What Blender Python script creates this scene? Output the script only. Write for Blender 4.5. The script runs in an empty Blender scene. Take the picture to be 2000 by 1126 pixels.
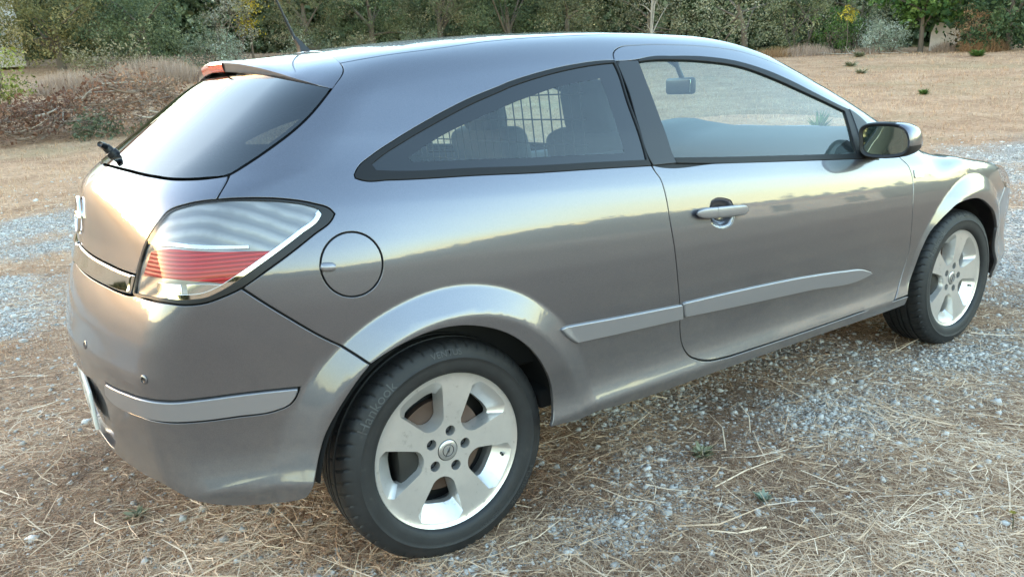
import bpy, bmesh, math, random
import numpy as np
from mathutils import Vector, Matrix
from mathutils.geometry import delaunay_2d_cdt
random.seed(7)
RNG = np.random.default_rng(11)
scene = bpy.context.scene
col = scene.collection

# ------------------------------------------------------------------ camera
CAM = np.array([-0.8461, -2.4962, 1.2452])
YAW, PITCH, ROLL = 0.5716, 0.2583, -0.0585
cam_d = bpy.data.cameras.new('camera')
cam_d.sensor_fit = 'HORIZONTAL'
cam_d.sensor_width = 36.0
cam_d.lens = 36.0 * 1470.16 / 2000.0
cam_d.clip_start = 0.05
cam_d.clip_end = 2000.0
cam = bpy.data.objects.new('camera', cam_d)
col.objects.link(cam)
_f = Vector((math.sin(YAW) * math.cos(PITCH), math.cos(YAW) * math.cos(PITCH), -math.sin(PITCH)))
_r = Vector((math.cos(YAW), -math.sin(YAW), 0))
_u = _r.cross(_f)
_r2 = math.cos(ROLL) * _r + math.sin(ROLL) * _u
_u2 = -math.sin(ROLL) * _r + math.cos(ROLL) * _u
m = Matrix((_r2, _u2, -_f)).transposed().to_4x4()
m.translation = Vector(CAM)
cam.matrix_world = m
scene.camera = cam
scene.render.resolution_x = 1024
scene.render.resolution_y = 576

# ------------------------------------------------------------------ sky and sun (low sun, left of the frame)
SUN_AZ = math.radians(-36.0)     # from +Y towards +X
SUN_EL = math.radians(2.4)
world = bpy.data.worlds.new('World')
scene.world = world
world.use_nodes = True
wn = world.node_tree
wn.nodes.clear()
w_out = wn.nodes.new('ShaderNodeOutputWorld')
w_bg = wn.nodes.new('ShaderNodeBackground')
w_sky = wn.nodes.new('ShaderNodeTexSky')
w_sky.sky_type = 'NISHITA'
w_sky.sun_disc = False
w_sky.sun_elevation = SUN_EL
w_sky.sun_rotation = SUN_AZ
w_sky.air_density = 1.0
w_sky.dust_density = 0.8
w_sky.ozone_density = 1.4
w_bg.inputs['Strength'].default_value = 0.15
wn.links.new(w_sky.outputs[0], w_bg.inputs[0])
wn.links.new(w_bg.outputs[0], w_out.inputs[0])
sun_d = bpy.data.lights.new('sun', 'SUN')
sun_d.energy = 0.08
sun_d.angle = math.radians(10)
sun_d.color = (1.0, 0.70, 0.30)
sun = bpy.data.objects.new('sun', sun_d)
col.objects.link(sun)
_sd = Vector((math.sin(SUN_AZ) * math.cos(SUN_EL), math.cos(SUN_AZ) * math.cos(SUN_EL), math.sin(SUN_EL)))
sun.rotation_euler = _sd.to_track_quat('Z', 'Y').to_euler()
vs = scene.view_settings
vs.view_transform = 'Standard'
vs.look = 'None'
vs.exposure = 4.5
vs.gamma = 1.0
vs.use_curve_mapping = False

# ------------------------------------------------------------------ scene helpers
def link(o, parent=None):
    col.objects.link(o)
    if parent is not None:
        o.parent = parent
    return o

def tag(o, label=None, cat=None, group=None, kind=None):
    if label: o['label'] = label
    if cat: o['category'] = cat
    if group: o['group'] = group
    if kind: o['kind'] = kind
    return o

def empty(name, loc=(0, 0, 0), parent=None):
    o = bpy.data.objects.new(name, None)
    o.empty_display_size = .1
    o.location = loc
    return link(o, parent)

def mesh_np(name, V, faces, mat, parent=None, normals=None, smooth=True):
    """V (n,3); faces = array (m,k) or list of index tuples"""
    me = bpy.data.meshes.new(name)
    V = np.asarray(V, dtype=np.float32)
    if isinstance(faces, np.ndarray):
        m_, k_ = faces.shape
        me.vertices.add(len(V)); me.vertices.foreach_set('co', V.ravel())
        me.loops.add(m_ * k_); me.loops.foreach_set('vertex_index', faces.astype(np.int32).ravel())
        me.polygons.add(m_)
        me.polygons.foreach_set('loop_start', np.arange(0, m_ * k_, k_, dtype=np.int32))
        me.update(calc_edges=True)
    else:
        me.from_pydata([tuple(v) for v in V], [], faces)
    if mat: me.materials.append(mat)
    if smooth:
        me.polygons.foreach_set('use_smooth', np.ones(len(me.polygons), dtype=bool))
    me.update()
    if normals is not None:
        me.normals_split_custom_set_from_vertices([tuple(n) for n in np.asarray(normals)])
    o = bpy.data.objects.new(name, me)
    return link(o, parent)

def bm_obj(name, bm, mat, parent=None, smooth_angle=None):
    me = bpy.data.meshes.new(name)
    bmesh.ops.recalc_face_normals(bm, faces=bm.faces[:])
    if smooth_angle:
        for f in bm.faces: f.smooth = True
        for e in bm.edges:
            if len(e.link_faces) == 2 and e.calc_face_angle(0) > math.radians(smooth_angle):
                e.smooth = False
    bm.to_mesh(me); bm.free()
    if mat: me.materials.append(mat)
    o = bpy.data.objects.new(name, me)
    return link(o, parent)

def add_box(bm, c, s, bevel=0.0, rot=None, seg=2):
    r = bmesh.ops.create_cube(bm, size=1.0)
    vs_ = r['verts']
    M = Matrix.Translation(Vector(c)) @ (rot.to_4x4() if rot is not None else Matrix()) @ Matrix.Diagonal((*s, 1))
    bmesh.ops.transform(bm, matrix=M, verts=vs_)
    if bevel > 0:
        es = list({e for v in vs_ for e in v.link_edges})
        bmesh.ops.bevel(bm, geom=es, offset=bevel, segments=seg, profile=.5, affect='EDGES')

def tube_np(pts, rad, sides=8, cap=True):
    """swept tube along pts; returns V,F(list)"""
    pts = np.asarray(pts, float); n = len(pts)
    rad = np.broadcast_to(np.asarray(rad, float), (n,))
    T = np.gradient(pts, axis=0); T /= np.linalg.norm(T, axis=1, keepdims=True) + 1e-12
    up = np.array([0, 0, 1.0]) if abs(T[0, 2]) < .9 else np.array([1.0, 0, 0])
    A = np.cross(T, up); A /= np.linalg.norm(A, axis=1, keepdims=True) + 1e-12
    B = np.cross(T, A)
    a = np.arange(sides) * 2 * np.pi / sides
    V = pts[:, None] + rad[:, None, None] * (np.cos(a)[None, :, None] * A[:, None] + np.sin(a)[None, :, None] * B[:, None])
    V = V.reshape(-1, 3)
    F = []
    for i in range(n - 1):
        for j in range(sides):
            k = (j + 1) % sides
            F.append((i * sides + j, i * sides + k, (i + 1) * sides + k, (i + 1) * sides + j))
    if cap:
        F.append(tuple(range(sides)))
        F.append(tuple(range((n - 1) * sides, n * sides))[::-1])
    return V, F

def join_parts(parts):
    Vs, Fs, o = [], [], 0
    for V, F in parts:
        Vs.append(np.asarray(V)); Fs += [tuple(i + o for i in f) for f in F]; o += len(V)
    return np.concatenate(Vs), Fs

def lathe_np(prof, n, axis_pt=(0, 0, 0), close=False, a0=0.0):
    """prof: (r, y) pairs revolved around the Y axis -> V,F quads array"""
    prof = np.asarray(prof, float); k = len(prof)
    a = a0 + np.arange(n) * 2 * np.pi / n
    V = np.stack([prof[None, :, 0] * np.cos(a)[:, None], np.broadcast_to(prof[None, :, 1], (n, k)), prof[None, :, 0] * np.sin(a)[:, None]], -1).reshape(-1, 3)
    F = []
    kk = k if close else k - 1
    for i in range(n):
        i2 = (i + 1) % n
        for j in range(kk):
            j2 = (j + 1) % k
            F.append((i * k + j, i2 * k + j, i2 * k + j2, i * k + j2))
    return V + np.array(axis_pt), np.array(F)

# ------------------------------------------------------------------ materials
def mat(name):
    m_ = bpy.data.materials.new(name)
    m_.use_nodes = True
    nt = m_.node_tree
    return m_, nt, nt.nodes['Principled BSDF']

def setp(b, **kw):
    for k, v in kw.items():
        k = k.replace('_', ' ')
        if k in b.inputs:
            i = b.inputs[k]
            if hasattr(i.default_value, '__len__') and len(i.default_value) == 4 and len(v) == 3:
                v = (*v, 1)
            i.default_value = v

def simple(name, rgb, rough=.5, metal=0.0, **kw):
    m_, nt, b = mat(name)
    setp(b, Base_Color=rgb, Roughness=rough, Metallic=metal, **kw)
    return m_

def node(nt, typ, **kw):
    n = nt.nodes.new(typ)
    for k, v in kw.items():
        if k.startswith('i_'):
            n.inputs[k[2:].replace('_', ' ')].default_value = v
        else:
            setattr(n, k, v)
    return n

def noise(nt, scale, detail=4, rough=.55, vec=None, dist=0.0):
    n = nt.nodes.new('ShaderNodeTexNoise')
    n.inputs['Scale'].default_value = scale
    n.inputs['Detail'].default_value = detail
    n.inputs['Roughness'].default_value = rough
    n.inputs['Distortion'].default_value = dist
    if vec is not None: nt.links.new(vec, n.inputs['Vector'])
    return n

def ramp(nt, src, stops, interp='LINEAR'):
    r = nt.nodes.new('ShaderNodeValToRGB')
    r.color_ramp.interpolation = interp
    el = r.color_ramp.elements
    while len(el) > 1: el.remove(el[-1])
    el[0].position = stops[0][0]; el[0].color = (*stops[0][1], 1) if len(stops[0][1]) == 3 else stops[0][1]
    for p, c in stops[1:]:
        e = el.new(p); e.color = (*c, 1) if len(c) == 3 else c
    nt.links.new(src, r.inputs[0])
    return r

def mixc(nt, a, b, fac, blend='MIX'):
    n = nt.nodes.new('ShaderNodeMix'); n.data_type = 'RGBA'; n.blend_type = blend
    for sock, v in ((n.inputs[0], fac), (n.inputs[6], a), (n.inputs[7], b)):
        if hasattr(v, 'is_linked') or hasattr(v, 'links'): nt.links.new(v, sock)
        elif isinstance(v, (int, float)): sock.default_value = v
        else: sock.default_value = (*v, 1)
    return n.outputs[2]

def bump(nt, b, h, strength=.3, dist=.01):
    n = nt.nodes.new('ShaderNodeBump')
    n.inputs['Strength'].default_value = strength
    n.inputs['Distance'].default_value = dist
    nt.links.new(h, n.inputs['Height'])
    nt.links.new(n.outputs[0], b.inputs['Normal'])
    return n
# ------------------------------------------------------------------ car body surface (implicit), metres; x forward, rear axle at x = 0
def tab(kn,lo,hi,sig,n=3000):
    kn=np.array(kn); t=np.linspace(lo,hi,n); dt=t[1]-t[0]
    m=int(4*sig/dt)+1
    te=np.arange(-m,n+m)*dt+lo
    v=np.interp(te,kn[:,0],kn[:,1])
    # linear extrapolation
    a=te<kn[0,0]; v[a]=kn[0,1]+(te[a]-kn[0,0])*(kn[1,1]-kn[0,1])/(kn[1,0]-kn[0,0])
    a=te>kn[-1,0]; v[a]=kn[-1,1]+(te[a]-kn[-1,0])*(kn[-1,1]-kn[-2,1])/(kn[-1,0]-kn[-2,0])
    k=np.exp(-.5*(np.arange(-m,m+1)*dt/sig)**2); k/=k.sum()
    return t,np.convolve(v,k,'valid')
def S(a,b,x):
    t=np.clip((x-a)/(b-a),0,1); return t*t*(3-2*t)
def smax(a,b,k):
    h=np.maximum(k-np.abs(a-b),0)/k
    return np.maximum(a,b)+h*h*k*.25
Wt=tab([(.10,.80),(.20,.848),(.262,.864),(.325,.879),(.35,.870),(.38,.862),(.41,.8585),(.44,.858),(.52,.864),(.60,.868),(.68,.870),(.74,.869),(.80,.8645),(.85,.858),(.90,.849),(.94,.840),(.97,.829),(1.0,.816),(1.1,.766),(1.2,.707),(1.3,.641),(1.4,.566),(1.5,.48)],0,1.7,.009)
Wr=tab([(.10,.78),(.20,.835),(.30,.878),(.365,.892),(.385,.884),(.41,.877),(.45,.870),(.50,.868),(.60,.868),(.68,.870),(.74,.869),(.80,.8645),(.85,.858),(.90,.849),(.94,.840),(.97,.829),(1.0,.816),(1.1,.766),(1.2,.707),(1.3,.641),(1.4,.566),(1.5,.48)],0,1.7,.009)
XR=tab([(.10,-.69),(.15,-.71),(.19,-.73),(.237,-.748),(.307,-.772),(.35,-.783),(.399,-.790),(.45,-.793),(.52,-.795),(.566,-.797),(.618,-.799),(.647,-.797),(.671,-.791),(.721,-.781),(.763,-.769),(.798,-.756),(.836,-.738),(.876,-.726),(.922,-.714),(.953,-.709),(.988,-.703),(1.018,-.696),(1.045,-.686),(1.075,-.66),(1.10,-.627),(1.2,-.487),(1.3,-.345),(1.4,-.20),(1.5,-.05)],0,1.7,.008)
ZC=tab([(-.9,1.22),(-.4,1.338),(-.2,1.372),(0,1.398),(.25,1.418),(.5,1.431),(.8,1.437),(1.1,1.430),(1.3,1.420),(1.45,1.408),(1.6,1.380),(2.0,1.213),(2.35,1.025),(2.5,.948),(2.7,.910),(3.0,.862),(3.2,.825),(3.35,.785),(3.45,.74),(3.55,.62)],-1,3.8,.05)
XF=tab([(.1,3.32),(.2,3.42),(.3,3.48),(.45,3.51),(.55,3.51),(.65,3.49),(.75,3.45),(.9,3.33),(1.5,2.9)],0,1.7,.03)
WHEEL=((0.,.304),(2.614,.304))
def flare(x,z):
    f=0
    for (cx,cz),A,ro,rm in ((WHEEL[0],.030,.470,.398),(WHEEL[1],.024,.470,.400)):
        rho=np.hypot(x-cx,z-cz)
        t=np.clip((ro-rho)/(ro-rm),-.2,1.3)
        # soft ramp
        e=.085
        g=np.where(t<-e,0,np.where(t<e,(t+e)**2/(4*e),t))
        g=np.where(t>1+.15,1,np.where(t>1-.15,1-(1.15-t)**2/(.6),g))
        f=f+A*g*np.where(x>cx,.45+.55*S(.28,.5,z),1)*S(.05,.25,z)
    return f
def Wside(x,z):
    zs=z+.064*(x-.8)*S(.55,.9,z)
    q=S(-.2,-.38,x); w=np.interp(zs,*Wt)*(1-q)+np.interp(zs,*Wr)*q
    up=S(.85,1.15,z)
    d=np.maximum(-x-.095,0); w=w-.55*d*d*(1-.25*up)
    d=np.maximum(.7-x,0); w=w-.045*d*d*up
    d=np.maximum(x-2.45,0); w=w-.20*d*d*(1+.5*S(.6,.9,z))
    d=np.maximum(x-1.2,0); w=w-.03*d*d*up
    return w+flare(x,z)
def Fbody(P):
    x,y,z=P[...,0],np.abs(P[...,1]),P[...,2]
    fs=(y-Wside(x,z))*(1-.17*S(.95,1.1,z))
    c=.25+.12*S(.9,1.15,z)
    xr=np.interp(z,*XR)+c*y*y
    fr=(xr-x)*(1-.42*S(1.04,1.1,z))
    k=.05+.06*S(.85,1.1,z)
    f=smax(fs,fr,k)
    hd=S(2.3,2.6,x); crown=.09+.06*S(1.3,2.0,x)-.11*hd
    ft=(z-np.interp(x,*ZC)+.04*hd+crown*y*y+.12*(1-.7*hd)*y**4)
    ft=ft*(1-.1*S(1.3,1.7,x)*S(2.5,2.3,x))
    f=smax(f,ft,.07-.03*S(2.3,2.5,x))
    xf=np.interp(z,*XF)-.30*y*y
    f=smax(f,x-xf,.1)
    return f
def grad(F,P,e=.002):
    g=np.stack([F(P+d)-F(P-d) for d in np.eye(3)*e],-1)
    return g/np.linalg.norm(g,axis=-1,keepdims=True)
ZS, OR_, OF_, RT = .75, .35, 2.3, .9
S_MIN, S_MAX = OR_ - RT * math.pi / 2, OF_ + RT * math.pi / 2
PS = .85     # metric scale of the angle coordinate
def dom(P):
    P = np.atleast_2d(np.asarray(P, float)); x, y, z = P[:, 0], np.abs(P[:, 1]), P[:, 2]
    th = np.where(x < OR_, np.arctan2(OR_ - x, y), np.where(x > OF_, np.arctan2(x - OF_, y), 0))
    h = np.where(x < OR_, np.hypot(OR_ - x, y), np.where(x > OF_, np.hypot(x - OF_, y), y))
    s = np.where(x < OR_, OR_ - RT * th, np.where(x > OF_, OF_ + RT * th, x))
    return np.stack([s, PS * np.arctan2(z - ZS, h)], -1)
def pt(q, off=0.0):
    q = np.atleast_2d(q); s, ph = q[:, 0], q[:, 1] / PS
    th = np.where(s < OR_, (OR_ - s) / RT, np.where(s > OF_, (s - OF_) / RT, 0)); sg = np.where(s < OR_, -1, 1)
    O = np.stack([np.clip(s, OR_, OF_), 0 * s, 0 * s + ZS], -1)
    D = np.stack([sg * np.sin(th) * np.cos(ph), -np.cos(th) * np.cos(ph), np.sin(ph)], -1)
    lo = np.zeros(len(s)); hi = np.full(len(s), 2.0)
    for _ in range(24):
        m_ = (lo + hi) / 2; v = Fbody(O + m_[:, None] * D) < 0; lo = np.where(v, m_, lo); hi = np.where(v, hi, m_)
    P = O + ((lo + hi) / 2)[:, None] * D
    N = grad(Fbody, P)
    if np.any(off): P = P + N * (np.asarray(off)[..., None] if np.ndim(off) else off)
    return P, N

def spline(q, step=.006, closed=True, corner=38):
    """Catmull-Rom through q with corners kept, resampled at about `step`"""
    q = np.asarray(q, float); n = len(q)
    out = []
    def tang(i):
        a, b, c = q[(i - 1) % n], q[i], q[(i + 1) % n]
        u, v = b - a, c - b
        lu, lv = np.linalg.norm(u), np.linalg.norm(v)
        if lu < 1e-9 or lv < 1e-9: return None
        if np.degrees(np.arccos(np.clip(u @ v / lu / lv, -1, 1))) > corner: return None
        t = u / lu * lv + v / lv * lu
        return t / (np.linalg.norm(t) + 1e-12)
    T = [tang(i) if (closed or 0 < i < n - 1) else None for i in range(n)]
    for i in range(n if closed else n - 1):
        a, b = q[i], q[(i + 1) % n]; L = np.linalg.norm(b - a)
        k = max(1, int(round(L / step)))
        t = (np.arange(k) / k)[:, None]
        d = (b - a)
        ta = T[i] * L if T[i] is not None else None
        tb = T[(i + 1) % n] * L if T[(i + 1) % n] is not None else None
        if ta is None and tb is None: ta = tb = d
        elif ta is None: ta = 2 * d - tb if L < .1 else d
        elif tb is None: tb = 2 * d - ta if L < .1 else d
        h1 = 2 * t**3 - 3 * t**2 + 1; h2 = -2 * t**3 + 3 * t**2; h3 = t**3 - 2 * t**2 + t; h4 = t**3 - t**2
        out.append(h1 * a + h2 * b + h3 * ta + h4 * tb)
    if not closed: out.append(q[-1:])
    return np.concatenate(out)

def area2(q): return np.sum(q[:, 0] * np.roll(q[:, 1], -1) - np.roll(q[:, 0], -1) * q[:, 1])
def inset(q, d, fixed=None):
    """shrink a closed polygon by d (positive = inwards)"""
    if area2(q) < 0: q = q[::-1]; fixed = fixed[::-1] if fixed is not None else None
    e = np.roll(q, -1, 0) - q; e /= np.linalg.norm(e, axis=1, keepdims=True) + 1e-12
    nrm = np.stack([-e[:, 1], e[:, 0]], -1)
    nb = nrm + np.roll(nrm, 1, 0); l = np.linalg.norm(nb, axis=1, keepdims=True)
    nb = nb / np.maximum(l, .6) ; 
    r = q + nb * d * np.minimum(2 / np.maximum(l, .8), 1.6)
    if fixed is not None: r[fixed] = q[fixed]
    return r
def inside(poly, pts):
    x, y = pts[:, 0], pts[:, 1]; res = np.zeros(len(pts), bool)
    px, py = poly[:, 0], poly[:, 1]; qx, qy = np.roll(px, -1), np.roll(py, -1)
    for i in range(len(poly)):
        if py[i] == qy[i]: continue
        c = (py[i] > y) != (qy[i] > y)
        res ^= c & (x < (qx[i] - px[i]) * (y - py[i]) / (qy[i] - py[i]) + px[i])
    return res
def near_boundary(poly, pts, d):
    """True where pts lies within d of a boundary vertex (grid hash)"""
    cell = {}
    res = np.zeros(len(pts), bool)
    g = np.floor(poly / d).astype(int)
    for i, k in enumerate(map(tuple, g)): cell.setdefault(k, []).append(i)
    gp = np.floor(pts / d).astype(int)
    for i, (a, b) in enumerate(gp):
        for da in (-1, 0, 1):
            for db in (-1, 0, 1):
                for j in cell.get((a + da, b + db), ()):
                    if (poly[j, 0] - pts[i, 0])**2 + (poly[j, 1] - pts[i, 1])**2 < d * d:
                        res[i] = True
    return res

def panel_arrays(outer, holes=(), h=.014, gap=.003, depth=.012, off=0.0, bev=.0035, centre=None, step=None, sharp=38, feat=None):
    """triangulated shell on the body surface; centre = 's' or 'p': edges on the centreline are left open"""
    step = step or h * .6
    loops = []
    for k, L in enumerate([outer, *holes]):
        q = spline(L, step, True, sharp)
        fx = None
        if centre: fx = (q[:, 0] < S_MIN + 1e-4) | (q[:, 0] > S_MAX - 1e-4) | (q[:, 1] > PS * math.pi / 2 - 1e-4)
        if area2(q) < 0: q = q[::-1]; fx = fx[::-1] if fx is not None else None
        if gap: q = inset(q, gap if k == 0 else -gap, fx)
        loops.append((q, fx))
    lo = loops[0][0].min(0); hi = loops[0][0].max(0)
    ny = int((hi[1] - lo[1]) / (h * .866)) + 2; nx = int((hi[0] - lo[0]) / h) + 2
    gx, gy = np.meshgrid(np.arange(nx), np.arange(ny))
    G = np.stack([lo[0] + (gx + .5 * (gy % 2)) * h, lo[1] + gy * h * .866], -1).reshape(-1, 2)
    keep = inside(loops[0][0], G)
    for q, _ in loops[1:]: keep &= ~inside(q, G)
    G = G[keep]
    allb = np.concatenate([q for q, _ in loops])
    G = G[~near_boundary(allb, G, h * .62)]
    if feat is not None:
        k = inside(loops[0][0], feat)
        for q, _ in loops[1:]: k &= ~inside(q, feat)
        ft_ = feat[k]; ft_ = ft_[~near_boundary(allb, ft_, h * .35)]
        G = np.concatenate([ft_, G[~near_boundary(ft_, G, h * .5)]])
    pts = np.concatenate([allb, G]); edges = []; o = 0
    for q, _ in loops:
        n = len(q); edges += [(o + i, o + (i + 1) % n) for i in range(n)]; o += n
    res = delaunay_2d_cdt([Vector(p) for p in pts], edges, [], 0, 1e-7)
    vo = np.array([tuple(v) for v in res[0]])
    T = np.array([f for f in res[2] if len(f) == 3])
    cen = vo[T].mean(1)
    k = inside(loops[0][0], cen)
    for q, _ in loops[1:]: k &= ~inside(q, cen)
    T = T[k]
    P, N = pt(vo, off)
    # orient outwards
    fn = np.cross(P[T[:, 1]] - P[T[:, 0]], P[T[:, 2]] - P[T[:, 0]])
    fl = (fn * N[T[:, 0]]).sum(1) < 0
    T[fl] = T[fl][:, ::-1]
    V, NN, F = [P], [N], [T]
    base = len(P)
    if depth:
        for li, (q, fx) in enumerate(loops):
            n = len(q)
            B, BN = pt(q, off)
            tg = np.roll(B, -1, 0) - np.roll(B, 1, 0); tg /= np.linalg.norm(tg, axis=1, keepdims=True) + 1e-12
            side = np.cross(tg, BN)                       # in-plane sideways
            cx = B.mean(0)
            e = (pt(inset(q, .003) if li == 0 else inset(q, -.003), off)[0] - B)
            side *= np.where((side * e).sum(1) > 0, -1, 1)[:, None]     # away from the panel
            nm = (BN + side); nm /= np.linalg.norm(nm, axis=1, keepdims=True)
            r0, r1, r2 = B, B + side * bev * .5 - BN * bev, B + side * bev * .5 - BN * depth
            V += [r0, r1, r2]; NN += [BN, side, side]
            a = base + np.arange(n); b = base + n + np.arange(n); c = base + 2 * n + np.arange(n)
            ok = np.ones(n, bool)
            if fx is not None: ok = ~(fx & np.roll(fx, -1))
            for u_, w_ in ((a, b), (b, c)):
                q1 = np.stack([u_, np.roll(u_, -1), np.roll(w_, -1), w_], -1)[ok]
                F.append(q1[:, [0, 1, 2]]); F.append(q1[:, [0, 2, 3]])
            base += 3 * n
    V = np.concatenate(V); NN = np.concatenate(NN); F = np.concatenate(F)
    fn = np.cross(V[F[:, 1]] - V[F[:, 0]], V[F[:, 2]] - V[F[:, 0]])
    fl = (fn * NN[F].sum(1)).sum(1) < 0
    F[fl] = F[fl][:, ::-1]
    return V, F, NN
MIR = np.array([1, -1, 1.0])
def panel(name, outer, m_, parent, sides='R', **kw):
    """sides: 'R' right only, 'RL' two objects, 'C' one object mirrored across the centreline"""
    V, F, N = panel_arrays(outer, **kw)
    if sides == 'C':
        n = len(V)
        return mesh_np(name, np.concatenate([V, V * MIR]), np.concatenate([F, F[:, ::-1] + n]), m_, parent, np.concatenate([N, N * MIR]))
    r = mesh_np(name, V, F, m_, parent if not isinstance(parent, tuple) else parent[0], N)
    if sides == 'RL':
        l = mesh_np(name, V * MIR, F[:, ::-1].copy(), m_, parent if not isinstance(parent, tuple) else parent[1], N * MIR)
        return r, l
    return r
def ribbon(name, q, width, m_, parent, off=-.011, closed=False, sides='RL', step=.02):
    """dark backing strip lying under a gap, so the gap reads dark"""
    q = spline(q, step, closed)
    e = np.gradient(q, axis=0); e /= np.linalg.norm(e, axis=1, keepdims=True) + 1e-12
    nr = np.stack([-e[:, 1], e[:, 0]], -1)
    A, na = pt(q + nr * width / 2, off); B, nb = pt(q - nr * width / 2, off)
    n = len(q); V = np.concatenate([A, B]); k = np.arange(n - 1)
    F = np.stack([k, k + 1, k + 1 + n, k + n], -1)
    mesh_np(name, V, F, m_, parent if not isinstance(parent, tuple) else parent[0])
    if sides == 'RL':
        mesh_np(name, V * MIR, F[:, ::-1].copy(), m_, parent if not isinstance(parent, tuple) else parent[1])
# ------------------------------------------------------------------ measured outlines on the body surface (x, y, z in metres)
OUT = {}
OUT['door_belt_rear'] = [(0.7623,-0.8166,1.0007), (0.7687,-0.8271,0.976), (0.778,-0.8326,0.9615), (0.7838,-0.841,0.9357), (0.7888,-0.8502,0.8939), (0.7924,-0.8605,0.831), (0.8031,-0.8682,0.7496), (0.8161,-0.8692,0.6486), (0.8283,-0.8661,0.5616), (0.8342,-0.8613,0.4845), (0.8409,-0.8584,0.4415), (0.8509,-0.8589,0.4098), (0.8706,-0.8627,0.3792), (0.905,-0.8681,0.3574), (0.9565,-0.8731,0.3414), (1.0138,-0.8751,0.335), (1.1863,-0.8761,0.3306), (1.4742,-0.8766,0.328), (1.7979,-0.8765,0.3286), (2.034,-0.8765,0.3283)]
OUT['door_front'] = [(2.034,-0.8765,0.3283), (2.0727,-0.8663,0.3641), (2.1056,-0.859,0.4075), (2.125,-0.8587,0.4483), (2.1402,-0.8633,0.5109), (2.1381,-0.868,0.599), (2.1328,-0.8693,0.6908), (2.1396,-0.8627,0.7585), (2.1434,-0.8507,0.8166), (2.1307,-0.8388,0.86), (2.0923,-0.8235,0.8964), (2.0672,-0.7929,0.9528)]
OUT['door_top'] = [(0.7623,-0.8166,1.0007), (0.7556,-0.7988,1.0373), (0.761,-0.7575,1.1169), (0.7802,-0.6862,1.2328), (0.7831,-0.6376,1.3054), (0.7928,-0.6153,1.3326), (0.8122,-0.6021,1.3455), (0.8432,-0.5903,1.3551), (0.9308,-0.5789,1.3607), (1.0919,-0.5711,1.3595), (1.2567,-0.5707,1.3505), (1.4236,-0.5788,1.33), (1.5819,-0.6038,1.2848), (1.7493,-0.6309,1.2191), (1.9363,-0.6539,1.1402)]
OUT['qwin'] = [(-0.1687,-0.7814,1.0702), (-0.1553,-0.7737,1.0848), (-0.113,-0.7627,1.1083), (-0.0348,-0.7474,1.142), (0.0748,-0.7264,1.1837), (0.1908,-0.7054,1.222), (0.3454,-0.6794,1.2624), (0.4762,-0.6607,1.2875), (0.6133,-0.6448,1.3055), (0.7565,-0.6324,1.3141), (0.7843,-0.6317,1.3134), (0.7839,-0.6482,1.29), (0.7662,-0.7123,1.1931), (0.7616,-0.7602,1.1123), (0.7543,-0.8033,1.0284), (0.7575,-0.8172,0.9997), (0.4652,-0.8167,1.0163), (0.1405,-0.8087,1.0366), (-0.0906,-0.7979,1.0504), (-0.1531,-0.7916,1.0558), (-0.1689,-0.786,1.0626)]
OUT['qglass'] = [(-0.1197,-0.7732,1.0898), (-0.0887,-0.765,1.1061), (-0.017,-0.7514,1.1356), (0.0828,-0.7333,1.1723), (0.1922,-0.7133,1.2085), (0.3425,-0.6877,1.2499), (0.4718,-0.6684,1.2759), (0.6072,-0.652,1.295), (0.749,-0.6385,1.3063), (0.7756,-0.6366,1.3072), (0.7763,-0.652,1.2849), (0.7603,-0.7142,1.1903), (0.7558,-0.7619,1.1097), (0.7489,-0.8024,1.0304), (0.7465,-0.8091,1.0172), (0.4727,-0.8081,1.0337), (0.1476,-0.7992,1.0544), (-0.083,-0.7861,1.0706), (-0.1134,-0.7826,1.0748)]
OUT['qclear'] = [(-0.0195,-0.7732,1.0956), (0.0252,-0.7631,1.1158), (0.1091,-0.7483,1.1472), (0.2249,-0.7306,1.1797), (0.3805,-0.7073,1.2184), (0.5145,-0.688,1.2448), (0.6921,-0.67,1.2629), (0.682,-0.7368,1.157), (0.6716,-0.7976,1.045), (0.4827,-0.7966,1.0558), (0.1565,-0.7873,1.0761), (-0.0138,-0.7782,1.087)]
OUT['dseal'] = [(0.7875,-0.6328,1.3117), (0.8861,-0.6263,1.314), (0.9454,-0.6179,1.3209), (1.0499,-0.6127,1.3211), (1.2147,-0.6096,1.3147), (1.3785,-0.6178,1.2926), (1.4974,-0.6337,1.2614), (1.6151,-0.6555,1.218), (1.7331,-0.6818,1.1653), (1.8606,-0.706,1.1104), (1.9122,-0.7124,1.0917), (1.8944,-0.7726,1.002), (1.8725,-0.8217,0.9144), (1.4585,-0.8206,0.946), (1.0426,-0.8186,0.9783), (0.7661,-0.817,0.9995), (0.7579,-0.7996,1.0356), (0.7641,-0.7575,1.1166), (0.7845,-0.6861,1.2326)]
OUT['dglass'] = [(0.8858,-0.6313,1.3075), (0.9398,-0.626,1.311), (1.0407,-0.6218,1.3101), (1.2016,-0.6216,1.3001), (1.3653,-0.6293,1.2783), (1.5207,-0.6535,1.2302), (1.6788,-0.6841,1.168), (1.8691,-0.719,1.0905), (1.8396,-0.7688,1.0139), (1.8152,-0.8127,0.9367), (1.4679,-0.813,0.9617), (1.1492,-0.8107,0.9882), (0.8634,-0.8079,1.0121), (0.864,-0.7821,1.0636), (0.8696,-0.7183,1.1764)]
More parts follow.
